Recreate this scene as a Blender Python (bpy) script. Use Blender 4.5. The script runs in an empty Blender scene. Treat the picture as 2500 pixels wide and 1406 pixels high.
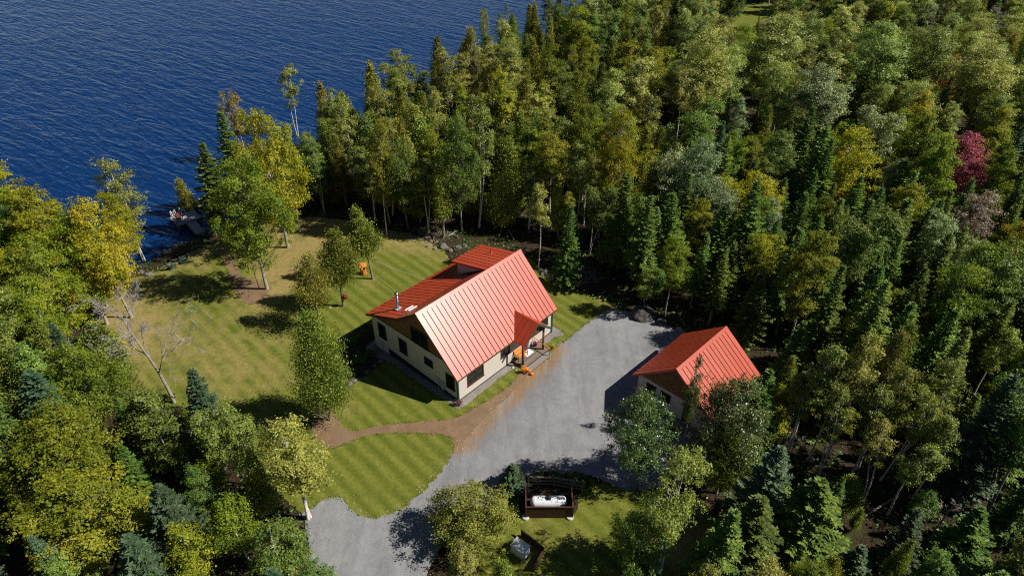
import bpy, bmesh, math, random
import numpy as np
from mathutils import Vector, Matrix, noise
from mathutils.geometry import delaunay_2d_cdt

S = bpy.context.scene
C = S.collection
R = random.Random(7)

# ---------------------------------------------------------------- camera, sky, sun, exposure
PITCH, FPX, CAMH = 0.622, 1690.0, 47.5
cam_d = bpy.data.cameras.new('camera')
cam_d.sensor_width = 36.0
cam_d.lens = 36.0 * FPX / 2500.0
cam_d.clip_end = 3000.0
cam = bpy.data.objects.new('camera', cam_d)
C.objects.link(cam)
cam.location = (0, 0, CAMH)
cam.rotation_euler = (math.pi / 2 - PITCH, 0, 0)
S.camera = cam

SUN = Vector((0.704, -0.075, 0.707)).normalized()
elev = math.asin(SUN.z)
w = bpy.data.worlds.new('World')
S.world = w
w.use_nodes = True
nt = w.node_tree
sky = nt.nodes.new('ShaderNodeTexSky')
sky.sky_type = 'NISHITA'
sky.sun_disc = False
sky.sun_elevation = elev
sky.sun_rotation = math.atan2(SUN.x, SUN.y)
sky.air_density = 0.7
sky.dust_density = 0.0
sky.ozone_density = 3.0
sky.altitude = 1200.0
bg = nt.nodes['Background']
bg.inputs['Strength'].default_value = 0.05
nt.links.new(sky.outputs[0], bg.inputs[0])
sun_d = bpy.data.lights.new('sun', 'SUN')
sun_d.energy = 5.0
sun_d.angle = math.radians(0.53)
sun_d.color = (1.0, 0.945, 0.86)
sun = bpy.data.objects.new('sun', sun_d)
C.objects.link(sun)
sun.rotation_euler = SUN.to_track_quat('Z', 'Y').to_euler()
sun.location = (60, -10, 90)
vs = S.view_settings
vs.view_transform = 'Standard'
vs.look = 'None'
vs.exposure = 0.32
vs.gamma = 1.0
S.render.engine = 'CYCLES'
cy = S.cycles
cy.max_bounces = 6
cy.diffuse_bounces = 3
cy.glossy_bounces = 2
cy.transmission_bounces = 4
cy.transparent_max_bounces = 4
cy.filter_width = 1.1
cy.use_denoising = False
cy.caustics_reflective = False
cy.caustics_refractive = False

# ---------------------------------------------------------------- helpers
_c, _s = math.cos(PITCH), math.sin(PITCH)
def at(px, py, z=0.0):
    """world point at height z that the photograph shows at pixel (px, py) of 2500 x 1406"""
    u, v = (px - 1250) / FPX, -(py - 703) / FPX
    r = Vector((u, _c + v * _s, -_s + v * _c))
    t = (z - CAMH) / r.z
    return Vector((0, 0, CAMH)) + r * t
def to_px(x, y, z):
    z = z - CAMH
    d = y * _c - z * _s
    if d < 1: return (-9999, -9999)
    return (1250 + FPX * x / d, 703 - FPX * (y * _s + z * _c) / d)
def ppoly(pts, z=0.0):
    return [at(x, y, z).xy for x, y in pts]
def inside(poly, x, y):
    c = False
    j = len(poly) - 1
    for i in range(len(poly)):
        xi, yi = poly[i][0], poly[i][1]; xj, yj = poly[j][0], poly[j][1]
        if (yi > y) != (yj > y) and x < (xj - xi) * (y - yi) / (yj - yi) + xi: c = not c
        j = i
    return c
def seg_dist(P, poly, closed=False):
    """distance of points P (n,2) to a polyline"""
    best = np.full(len(P), 1e9)
    n = len(poly)
    for i in range(n if closed else n - 1):
        a = np.array(poly[i][:2], float); b = np.array(poly[(i + 1) % n][:2], float)
        ab = b - a
        t = np.clip(((P - a) @ ab) / max(ab @ ab, 1e-9), 0, 1)
        best = np.minimum(best, np.linalg.norm(P - a - t[:, None] * ab, axis=1))
    return best
def inside_np(P, poly):
    res = np.zeros(len(P), bool)
    j = len(poly) - 1
    for i in range(len(poly)):
        xi, yi = poly[i][0], poly[i][1]; xj, yj = poly[j][0], poly[j][1]
        if yi != yj:
            res ^= ((yi > P[:, 1]) != (yj > P[:, 1])) & (P[:, 0] < (xj - xi) * (P[:, 1] - yi) / (yj - yi) + xi)
        j = i
    return res

def tag(o, label=None, cat=None, group=None, kind=None):
    if label: o['label'] = label
    if cat: o['category'] = cat
    if group: o['group'] = group
    if kind: o['kind'] = kind
    return o
def empty(name, loc, rz=0.0, label=None, cat=None, group=None):
    o = bpy.data.objects.new(name, None)
    C.objects.link(o)
    o.location = loc
    o.rotation_euler = (0, 0, rz)
    o.empty_display_size = 0.3
    return tag(o, label, cat, group)
def link(name, me, mat=None, parent=None, smooth=False):
    o = bpy.data.objects.new(name, me)
    C.objects.link(o)
    if mat is not None and not me.materials: me.materials.append(mat)
    if parent is not None: o.parent = parent
    if smooth:
        me.polygons.foreach_set('use_smooth', [True] * len(me.polygons))
    return o
class MB:
    """collects shapes, builds one mesh object"""
    def __init__(s): s.v = []; s.f = []
    def add(s, v, f):
        n = len(s.v); s.v += [tuple(p) for p in v]; s.f += [tuple(i + n for i in q) for q in f]; return s
    def box(s, x0, x1, y0, y1, z0, z1):
        v = [(x, y, z) for z in (z0, z1) for y in (y0, y1) for x in (x0, x1)]
        return s.add(v, [(0, 2, 3, 1), (4, 5, 7, 6), (0, 1, 5, 4), (2, 6, 7, 3), (0, 4, 6, 2), (1, 3, 7, 5)])
    def slab(s, quad, n, th):
        """polygon (top face) extruded by -n*th"""
        q = [Vector(p) for p in quad]; n = Vector(n).normalized(); k = len(q)
        v = q + [p - n * th for p in q]
        f = [tuple(range(k)), tuple(reversed(range(k, 2 * k)))]
        f += [(i, i + k, (i + 1) % k + k, (i + 1) % k) for i in range(k)]
        return s.add(v, f)
    def tube(s, pts, rad, sides=6, cap=True):
        pts = [Vector(p) for p in pts]; k = len(pts); v = []; f = []
        for i, p in enumerate(pts):
            d = (pts[min(i + 1, k - 1)] - pts[max(i - 1, 0)])
            d = d.normalized() if d.length > 1e-6 else Vector((0, 0, 1))
            a = d.orthogonal().normalized() if abs(d.z) < .95 else (Vector((1, 0, 0)) - d * d.x).normalized()
            b = d.cross(a)
            r = rad[i] if hasattr(rad, '__len__') else rad
            for j in range(sides):
                t = 2 * math.pi * j / sides
                v.append(p + (a * math.cos(t) + b * math.sin(t)) * r)
        for i in range(k - 1):
            for j in range(sides):
                j2 = (j + 1) % sides
                f.append((i * sides + j, i * sides + j2, (i + 1) * sides + j2, (i + 1) * sides + j))
        if cap:
            f.append(tuple(reversed(range(sides)))); f.append(tuple(range((k - 1) * sides, k * sides)))
        return s.add(v, f)
    def bar(s, a, b, wd, ht, up=(0, 0, 1)):
        a, b, up = Vector(a), Vector(b), Vector(up)
        d = (b - a).normalized(); sd = d.cross(up).normalized() * wd / 2; u = sd.cross(d).normalized() * ht / 2
        v = [a - sd - u, a + sd - u, a + sd + u, a - sd + u, b - sd - u, b + sd - u, b + sd + u, b - sd + u]
        return s.add(v, [(0, 3, 2, 1), (4, 5, 6, 7), (0, 1, 5, 4), (1, 2, 6, 5), (2, 3, 7, 6), (3, 0, 4, 7)])
    def lathe(s, prof, n=16, c=(0, 0, 0)):
        v = []; f = []; m = len(prof)
        for r, z in prof:
            for j in range(n):
                t = 2 * math.pi * j / n
                v.append((c[0] + r * math.cos(t), c[1] + r * math.sin(t), c[2] + z))
        for i in range(m - 1):
            for j in range(n):
                j2 = (j + 1) % n
                f.append((i * n + j, i * n + j2, (i + 1) * n + j2, (i + 1) * n + j))
        f.append(tuple(reversed(range(n)))); f.append(tuple(range((m - 1) * n, m * n)))
        return s.add(v, f)
    def mesh(s, name):
        me = bpy.data.meshes.new(name)
        me.from_pydata(s.v, [], s.f)
        me.update()
        return me
    def build(s, name, mat, parent=None, smooth=False):
        o = link(name, s.mesh(name), mat, parent, smooth)
        if smooth == 'auto':
            pass
        return o

# ---------------------------------------------------------------- materials
def mat(name, rough=0.8, spec=0.3, metal=0.0):
    m = bpy.data.materials.new(name)
    m.use_nodes = True
    b = m.node_tree.nodes['Principled BSDF']
    b.inputs['Roughness'].default_value = rough
    b.inputs['Specular IOR Level'].default_value = spec
    b.inputs['Metallic'].default_value = metal
    return m, m.node_tree, b
def nd(t, typ, **kw):
    n = t.nodes.new(typ)
    for k, v in kw.items():
        if k.startswith('_'): setattr(n, k[1:], v)
        else: n.inputs[k.replace('_', ' ')].default_value = v
    return n
def rgb(c): return (c[0], c[1], c[2], 1.0)
def ramp(t, fac, stops, interp='LINEAR'):
    r = t.nodes.new('ShaderNodeValToRGB')
    r.color_ramp.interpolation = interp
    e = r.color_ramp.elements
    while len(e) < len(stops): e.new(0.5)
    for el, (p, c) in zip(e, stops):
        el.position = p
        el.color = rgb(c) if hasattr(c, '__len__') else (c, c, c, 1)
    t.links.new(fac, r.inputs[0])
    return r.outputs[0]
def mixc(t, fac, a, b, typ='MIX'):
    n = t.nodes.new('ShaderNodeMix'); n.data_type = 'RGBA'; n.blend_type = typ
    for i, v in ((0, fac), (6, a), (7, b)):
        if hasattr(v, 'is_output') or isinstance(v, bpy.types.NodeSocket): t.links.new(v, n.inputs[i])
        elif i == 0: n.inputs[0].default_value = v
        else: n.inputs[i].default_value = rgb(v)
    return n.outputs[2]
def math_n(t, op, a, b=0.0, clamp=False):
    n = t.nodes.new('ShaderNodeMath'); n.operation = op; n.use_clamp = clamp
    for i, v in enumerate((a, b)):
        if isinstance(v, bpy.types.NodeSocket): t.links.new(v, n.inputs[i])
        else: n.inputs[i].default_value = v
    return n.outputs[0]
def coords(t, which='Object', scale=(1, 1, 1), rot=(0, 0, 0)):
    tc = t.nodes.new('ShaderNodeTexCoord'); mp = t.nodes.new('ShaderNodeMapping')
    mp.inputs['Scale'].default_value = scale; mp.inputs['Rotation'].default_value = rot
    t.links.new(tc.outputs[which], mp.inputs['Vector'])
    return mp.outputs[0]
def noi(t, vec, scale, detail=4, rough=0.55, dist=0.0):
    n = nd(t, 'ShaderNodeTexNoise', Scale=scale, Detail=detail, Roughness=rough, Distortion=dist)
    t.links.new(vec, n.inputs['Vector'])
    return n.outputs['Fac']
def bump(t, b, h, strength=0.4, dist=0.05):
    n = nd(t, 'ShaderNodeBump', Strength=strength, Distance=dist)
    t.links.new(h, n.inputs['Height']); t.links.new(n.outputs[0], b.inputs['Normal'])

def simple(name, col, rough=0.8, spec=0.3, metal=0.0, var=0.15, scale=6.0, bmp=0.0):
    m, t, b = mat(name, rough, spec, metal)
    v = coords(t)
    n = noi(t, v, scale)
    lo = tuple(max(0, c * (1 - var)) for c in col); hi = tuple(min(1, c * (1 + var)) for c in col)
    t.links.new(ramp(t, n, [(0.3, lo), (0.7, hi)]), b.inputs['Base Color'])
    if bmp: bump(t, b, noi(t, v, scale * 4), bmp, 0.02)
    return m

def m_lawn(name='lawn_grass'):
    m, t, b = mat(name, 0.9, 0.15)
    v = coords(t)
    ang = math.radians(LAWN_ANG)
    dp = t.nodes.new('ShaderNodeVectorMath'); dp.operation = 'DOT_PRODUCT'
    dp.inputs[1].default_value = (-math.sin(ang), math.cos(ang), 0)
    t.links.new(v, dp.inputs[0])
    cx = t.nodes.new('ShaderNodeCombineXYZ')
    wob = math_n(t, 'MULTIPLY', noi(t, v, 0.3, 3, .5), 0.4)
    t.links.new(math_n(t, 'ADD', dp.outputs['Value'], wob), cx.inputs[0])
    wv = cx.outputs[0]
    big = noi(t, v, 0.07, 3, .5)
    mid = noi(t, v, 0.45, 5, .6)
    fine = noi(t, v, 2.6, 8, .72, .3)
    vfine = noi(t, v, 7.3, 5, .75)
    wn = nd(t, 'ShaderNodeTexWave', Scale=0.235, Distortion=0.0, Detail=0.0, _wave_type='BANDS', _bands_direction='X')
    t.links.new(wv, wn.inputs['Vector'])
    amp = ramp(t, noi(t, v, 0.22, 3, .6), [(0.32, 0.45), (0.62, 1.0)])
    wf = math_n(t, 'ADD', math_n(t, 'MULTIPLY', math_n(t, 'SUBTRACT', wn.outputs['Fac'], .5), amp), .5)
    g = ramp(t, wf, [(0.1, (0.098, 0.120, 0.015)), (0.9, (0.162, 0.174, 0.030))])
    dry = (0.27, 0.215, 0.078)
    at_ = nd(t, 'ShaderNodeAttribute', _attribute_name='dry')
    dsum = math_n(t, 'ADD', math_n(t, 'MULTIPLY', at_.outputs['Fac'], 0.85), math_n(t, 'MULTIPLY', math_n(t, 'SUBTRACT', mid, 0.5), 1.2))
    dsum = math_n(t, 'ADD', dsum, math_n(t, 'MULTIPLY', math_n(t, 'SUBTRACT', big, 0.50), 0.8))
    c = mixc(t, ramp(t, dsum, [(0.12, 0.0), (0.75, 1.0)]), g, dry)
    gr = ramp(t, mid, [(0.32, 1.0), (0.46, 0.0)])
    c = mixc(t, math_n(t, 'MULTIPLY', gr, 0.35), c, (0.058, 0.100, 0.010))
    f = ramp(t, fine, [(0.28, (0.62, 0.62, 0.58)), (0.72, (1.34, 1.30, 1.22))])
    c = mixc(t, 0.85, c, f, 'MULTIPLY')
    f2 = ramp(t, vfine, [(0.3, 0.8), (0.7, 1.2)])
    c = mixc(t, 0.8, c, f2, 'MULTIPLY')
    t.links.new(c, b.inputs['Base Color'])
    bump(t, b, fine, 0.6, 0.08)
    return m
def m_gravel(name, lo, hi, patch=None, brown=False):
    m, t, b = mat(name, 0.92, 0.2)
    v = coords(t)
    fine = noi(t, v, 14.0, 3, .75)
    vor = nd(t, 'ShaderNodeTexVoronoi', Scale=16.0)
    t.links.new(v, vor.inputs['Vector'])
    big = noi(t, v, 0.16, 5, .6, .4)
    mid = noi(t, v, 0.9, 5, .65)
    c = ramp(t, mid, [(0.3, lo), (0.7, hi)])
    c = mixc(t, math_n(t, 'MULTIPLY', ramp(t, big, [(0.5, 0.0), (0.68, 1.0)]), .55), c, patch or tuple(x * .7 for x in lo))
    if brown:
        a_ = nd(t, 'ShaderNodeAttribute', _attribute_name='dry')
        ee = math_n(t, 'ADD', a_.outputs['Fac'], math_n(t, 'MULTIPLY', math_n(t, 'SUBTRACT', mid, 0.5), 1.1))
        c = mixc(t, ramp(t, ee, [(0.25, 0.0), (0.75, 1.0)]), c, (0.25, 0.155, 0.075))
        stk = noi(t, coords(t, 'Object', (0.9, 0.12, 1), (0, 0, math.radians(-42))), 1.0, 4, .6)
        c = mixc(t, math_n(t, 'MULTIPLY', ramp(t, stk, [(0.50, 0.0), (0.66, 1.0)]), .35), c, (0.14, 0.135, 0.135))
        lane = noi(t, coords(t, 'Object', (0.7, 0.07, 1), (0, 0, math.radians(-36))), 1.0, 3, .6)
        c = mixc(t, math_n(t, 'MULTIPLY', ramp(t, lane, [(0.50, 0.0), (0.66, 1.0)]), .35), c, (0.32, 0.318, 0.32))
        blot = noi(t, v, 0.55, 6, .75, .6)
        c = mixc(t, math_n(t, 'MULTIPLY', ramp(t, blot, [(0.60, 0.0), (0.70, 1.0)]), .3), c, (0.12, 0.115, 0.11))
    sp = nd(t, 'ShaderNodeTexVoronoi', Scale=11.0)
    t.links.new(v, sp.inputs['Vector'])
    c = mixc(t, 0.4, c, ramp(t, sp.outputs['Color'], [(0.0, 0.7), (0.5, 0.98), (1.0, 1.3)]), 'MULTIPLY')
    c = mixc(t, 0.6, c, ramp(t, fine, [(0.3, 0.72), (0.7, 1.25)]), 'MULTIPLY')
    t.links.new(c, b.inputs['Base Color'])
    bump(t, b, vor.outputs['Distance'], 0.45, 0.03)
    return m
def m_floor():
    m, t, b = mat('forest_floor', 0.95, 0.1)
    v = coords(t)
    a = noi(t, v, 0.35, 6, .65); f = noi(t, v, 6.0, 5, .7); g = noi(t, v, 22.0, 2, .7)
    c = ramp(t, f, [(0.25, (0.014, 0.010, 0.006)), (0.5, (0.042, 0.028, 0.017)), (0.75, (0.12, 0.085, 0.054))])
    c = mixc(t, math_n(t, 'MULTIPLY', ramp(t, a, [(0.5, 0.0), (0.62, 1.0)]), .7), c, (0.055, 0.072, 0.016))
    c = mixc(t, .7, c, ramp(t, g, [(0.3, 0.55), (0.7, 1.4)]), 'MULTIPLY')
    t.links.new(c, b.inputs['Base Color'])
    bump(t, b, f, 0.9, 0.2)
    return m
def m_water():
    m, t, b = mat('lake_water', 0.08, 0.30)
    b.inputs['IOR'].default_value = 1.333
    b.inputs['Base Color'].default_value = (0.002, 0.025, 0.100, 1)
    tc = t.nodes.new('ShaderNodeTexCoord')
    def wave_vec(ang, su, sv):
        u_, v_ = (t.nodes.new('ShaderNodeVectorMath') for _ in range(2))
        cx = t.nodes.new('ShaderNodeCombineXYZ')
        for n_, d_, o_ in ((u_, (math.cos(ang) * su, math.sin(ang) * su, 0), 0), (v_, (-math.sin(ang) * sv, math.cos(ang) * sv, 0), 1)):
            n_.operation = 'DOT_PRODUCT'; n_.inputs[1].default_value = d_
            t.links.new(tc.outputs['Object'], n_.inputs[0]); t.links.new(n_.outputs['Value'], cx.inputs[o_])
        return cx.outputs[0]
    n1 = noi(t, wave_vec(math.radians(-38), 0.12, 0.50), 1.0, 2, .5, .9)
    n2 = noi(t, wave_vec(math.radians(-28), 0.40, 1.25), 1.0, 3, .6, .5)
    n3 = noi(t, wave_vec(math.radians(-20), 0.010, 0.03), 1.0, 3, .5)
    h = math_n(t, 'ADD', math_n(t, 'MULTIPLY', n1, 1.0), math_n(t, 'MULTIPLY', n2, 0.40))
    h = math_n(t, 'MULTIPLY', h, ramp(t, n3, [(0.35, 0.7), (0.65, 1.1)]))
    bump(t, b, h, 1.0, 0.60)
    return m
def m_roof():
    m, t, b = mat('red_roof_metal', 0.31, 0.44)
    v = coords(t, 'Object')
    n = noi(t, v, 1.7, 4, .6)
    oi = t.nodes.new('ShaderNodeObjectInfo')
    k = math_n(t, 'ADD', math_n(t, 'MULTIPLY', n, .6), math_n(t, 'MULTIPLY', oi.outputs['Random'], .4))
    stv = coords(t, 'Object', (5.0, .35, .35))
    k = math_n(t, 'ADD', math_n(t, 'MULTIPLY', k, .5), math_n(t, 'MULTIPLY', noi(t, stv, 1.0, 5, .65), .5))
    t.links.new(ramp(t, k, [(0.25, (0.36, 0.046, 0.018)), (0.75, (0.49, 0.080, 0.034))]), b.inputs['Base Color'])
    t.links.new(ramp(t, noi(t, v, 5.0, 4, .6), [(0.3, 0.29), (0.7, 0.35)]), b.inputs['Roughness'])
    bump(t, b, noi(t, v, 2.2, 2, .5), 0.10, 0.02)
    return m
def m_siding(name, col, vertical=False, step=7.0, var=.07):
    m, t, b = mat(name, 0.75, 0.25)
    v = coords(t)
    wn = nd(t, 'ShaderNodeTexWave', Scale=step, Distortion=0.0, _wave_type='BANDS', _bands_direction='Z', _wave_profile='SAW')
    t.links.new(v, wn.inputs['Vector'])
    n = noi(t, v, 3.0, 5, .6)
    t.links.new(ramp(t, n, [(0.3, tuple(c * (1 - var) for c in col)), (0.7, tuple(c * (1 + var) for c in col))]), b.inputs['Base Color'])
    bump(t, b, wn.outputs['Fac'], 0.3, 0.012)
    return m
def m_shingle():
    m, t, b = mat('cedar_shingle', 0.85, 0.2)
    v = coords(t, 'Object', (3.2, 3.2, 5.5))
    br = nd(t, 'ShaderNodeTexVoronoi', Scale=1.6)
    t.links.new(v, br.inputs['Vector'])
    t.links.new(ramp(t, br.outputs['Color'], [(0.0, (0.15, 0.075, 0.032)), (1.0, (0.27, 0.145, 0.062))]), b.inputs['Base Color'])
    wn = nd(t, 'ShaderNodeTexWave', Scale=1.1, Distortion=0.0, _bands_direction='Z', _wave_profile='SAW')
    t.links.new(v, wn.inputs['Vector'])
    bump(t, b, wn.outputs['Fac'], 0.5, 0.02)
    return m
def m_glass():
    m, t, b = mat('window_glass', 0.04, 0.6)
    b.inputs['Base Color'].default_value = (0.012, 0.016, 0.02, 1)
    return m
def m_wood(name, lo, hi, rough=.75, stretch=(1, 14, 14)):
    m, t, b = mat(name, rough, 0.25)
    v = coords(t, 'Object', stretch)
    n = noi(t, v, 1.2, 5, .6, .3)
    oi = t.nodes.new('ShaderNodeObjectInfo')
    k = math_n(t, 'ADD', math_n(t, 'MULTIPLY', n, .7), math_n(t, 'MULTIPLY', oi.outputs['Random'], .3))
    t.links.new(ramp(t, k, [(0.25, lo), (0.75, hi)]), b.inputs['Base Color'])
    bump(t, b, n, 0.3, 0.01)
    return m
def m_rock(name='granite', lo=(0.08, 0.074, 0.066), hi=(0.25, 0.23, 0.205)):
    m, t, b = mat(name, 0.9, 0.2)
    v = coords(t)
    n = noi(t, v, 2.2, 7, .7); f = noi(t, v, 14.0, 3, .7)
    c = ramp(t, n, [(0.3, lo), (0.7, hi)])
    c = mixc(t, .7, c, ramp(t, f, [(0.3, 0.6), (0.7, 1.3)]), 'MULTIPLY')
    t.links.new(c, b.inputs['Base Color'])
    bump(t, b, n, 0.8, 0.15)
    return m
def m_bark(name, lo, hi, marks=None):
    m, t, b = mat(name, 0.9, 0.15)
    v = coords(t, 'Object', (9, 9, 2.0))
    n = noi(t, v, 1.0, 5, .65)
    c = ramp(t, n, [(0.3, lo), (0.7, hi)])
    if marks:
        v2 = coords(t, 'Object', (1.4, 1.4, 5.0))
        n2 = noi(t, v2, 1.3, 3, .6)
        c = mixc(t, ramp(t, n2, [(0.57, 0.0), (0.63, 1.0)]), c, marks)
    t.links.new(c, b.inputs['Base Color'])
    bump(t, b, n, 0.5, 0.03)
    return m
def m_leaf(name, dark, mid, light, patch=None, trans=0.32, rough=0.5, spec=0.35, hue=0.025):
    G_ = 2.12
    dark, mid, light = (tuple(min(.85, x * G_) for x in q) for q in (dark, mid, light))
    m, t, b = mat(name, rough, spec)
    a1 = nd(t, 'ShaderNodeAttribute', _attribute_name='tone')
    a2 = nd(t, 'ShaderNodeAttribute', _attribute_name='rnd')
    oi = t.nodes.new('ShaderNodeObjectInfo')
    k = math_n(t, 'ADD', math_n(t, 'MULTIPLY', a1.outputs['Fac'], .48), math_n(t, 'MULTIPLY', a2.outputs['Fac'], .34))
    k = math_n(t, 'ADD', k, math_n(t, 'MULTIPLY', oi.outputs['Random'], .18))
    c = ramp(t, k, [(0.18, dark), (0.5, mid), (0.82, light)])
    if patch:
        a3 = nd(t, 'ShaderNodeAttribute', _attribute_name='patch')
        c = mixc(t, ramp(t, math_n(t, 'ADD', a3.outputs['Fac'], math_n(t, 'MULTIPLY', a2.outputs['Fac'], .12)), [(0.97, 0.0), (1.0, 1.0)]), c, patch)
    hs = t.nodes.new('ShaderNodeHueSaturation')
    mul = math_n(t, 'MULTIPLY', oi.outputs['Random'], 7.31)
    fr = math_n(t, 'FRACT', mul)
    t.links.new(math_n(t, 'ADD', math_n(t, 'MULTIPLY', math_n(t, 'SUBTRACT', fr, .5), 2 * hue), .5), hs.inputs['Hue'])
    fr2 = math_n(t, 'FRACT', math_n(t, 'MULTIPLY', oi.outputs['Random'], 13.7))
    t.links.new(math_n(t, 'ADD', math_n(t, 'MULTIPLY', fr2, .45), .78), hs.inputs['Value'])
    t.links.new(c, hs.inputs['Color'])
    c = hs.outputs[0]
    t.links.new(c, b.inputs['Base Color'])
    tr = t.nodes.new('ShaderNodeBsdfTranslucent')
    t.links.new(mixc(t, 1.0, c, (1.15, 1.2, 0.55), 'MULTIPLY'), tr.inputs['Color'])
    mx = t.nodes.new('ShaderNodeMixShader'); mx.inputs[0].default_value = trans
    t.links.new(b.outputs[0], mx.inputs[1]); t.links.new(tr.outputs[0], mx.inputs[2])
    t.links.new(mx.outputs[0], t.nodes['Material Output'].inputs['Surface'])
    return m

p0, p1 = at(470, 760), at(650, 950)
LAWN_ANG = math.degrees(math.atan2(p1.y - p0.y, p1.x - p0.x))
MAT = dict(
    lawn=m_lawn(), gravel=m_gravel('driveway_gravel', (0.196, 0.197, 0.203), (0.266, 0.266, 0.270), brown=True),
    strip=m_gravel('strip_gravel', (0.17, 0.155, 0.14), (0.27, 0.25, 0.23)),
    mulch=m_gravel('path_mulch', (0.165, 0.105, 0.058), (0.245, 0.160, 0.092), patch=(0.20, 0.14, 0.095)),
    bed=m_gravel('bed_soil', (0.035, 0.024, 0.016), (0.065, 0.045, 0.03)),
    floor=m_floor(), water=m_water(), roof=m_roof(), deck=simple('roof_underlay', (0.035, 0.014, 0.012), .9),
    beige=m_siding('beige_siding', (0.59, 0.54, 0.475)), shingle=m_shingle(), glass=m_glass(),
    dark=simple('dark_green_trim', (0.014, 0.022, 0.018), .5, .4), maroon=simple('maroon_trim', (0.055, 0.022, 0.018), .5, .4),
    green=simple('green_trim', (0.02, 0.075, 0.05), .5, .4), found=simple('dark_foundation', (0.022, 0.018, 0.018), .9),
    soffit=simple('soffit_wood', (0.09, 0.045, 0.022), .8),
    post=m_wood('stained_post', (0.15, 0.045, 0.016), (0.28, 0.095, 0.032), stretch=(10, 10, 1)),
    deckwood=m_wood('deck_boards', (0.13, 0.095, 0.075), (0.24, 0.19, 0.155)),
    deckgrey=m_wood('grey_boards', (0.19, 0.175, 0.16), (0.32, 0.30, 0.27)),
    orange=m_wood('orange_wood', (0.46, 0.15, 0.02), (0.72, 0.29, 0.05), .55),
    fence=m_wood('fence_brown', (0.045, 0.02, 0.012), (0.10, 0.045, 0.028)),
    dockwood=m_wood('dock_boards', (0.30, 0.26, 0.26), (0.44, 0.39, 0.39)),
    steel=simple('bright_steel', (0.55, 0.58, 0.62), .25, .5, 1.0, .08), white=simple('white_enamel', (0.80, 0.82, 0.85), .38, .5, 0, .05),
    whiteplastic=simple('white_plastic', (0.78, 0.78, 0.76), .5, .4, 0, .04), grey=simple('grey_box', (0.38, 0.43, 0.47), .5, .4, 0, .06),
    black=simple('black_iron', (0.02, 0.02, 0.02), .6), rock=m_rock(), darkrock=m_rock('mossy_boulder', (0.035, 0.034, 0.032), (0.13, 0.122, 0.115)),
    paler=m_rock('pale_stone', (0.35, 0.34, 0.31), (0.62, 0.60, 0.56)), conc=simple('concrete', (0.50, 0.49, 0.46), .9),
    red=simple('deep_red', (0.16, 0.012, 0.014), .5, .4), pumpkin=simple('pumpkin_orange', (0.75, 0.20, 0.01), .55, .4),
    chairgreen=simple('green_chair_paint', (0.03, 0.075, 0.06), .5, .4), chairred=simple('red_chair_paint', (0.12, 0.02, 0.015), .6, .3),
    pot=simple('terracotta', (0.30, 0.12, 0.06), .8), wire=simple('wire', (0.5, 0.5, 0.42), .6),
    twig=m_bark('dead_wood', (0.20, 0.175, 0.15), (0.38, 0.35, 0.31)),
    bark=m_bark('grey_bark', (0.085, 0.068, 0.052), (0.22, 0.185, 0.15)),
    cedarbark=m_bark('cedar_bark', (0.12, 0.095, 0.075), (0.29, 0.25, 0.21)),
    palebark=m_bark('pale_bark', (0.22, 0.195, 0.165), (0.46, 0.42, 0.37), (0.10, 0.085, 0.07)),
    birchbark=m_bark('birch_bark', (0.50, 0.47, 0.43), (0.76, 0.73, 0.69), (0.06, 0.05, 0.045)),
)
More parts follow.
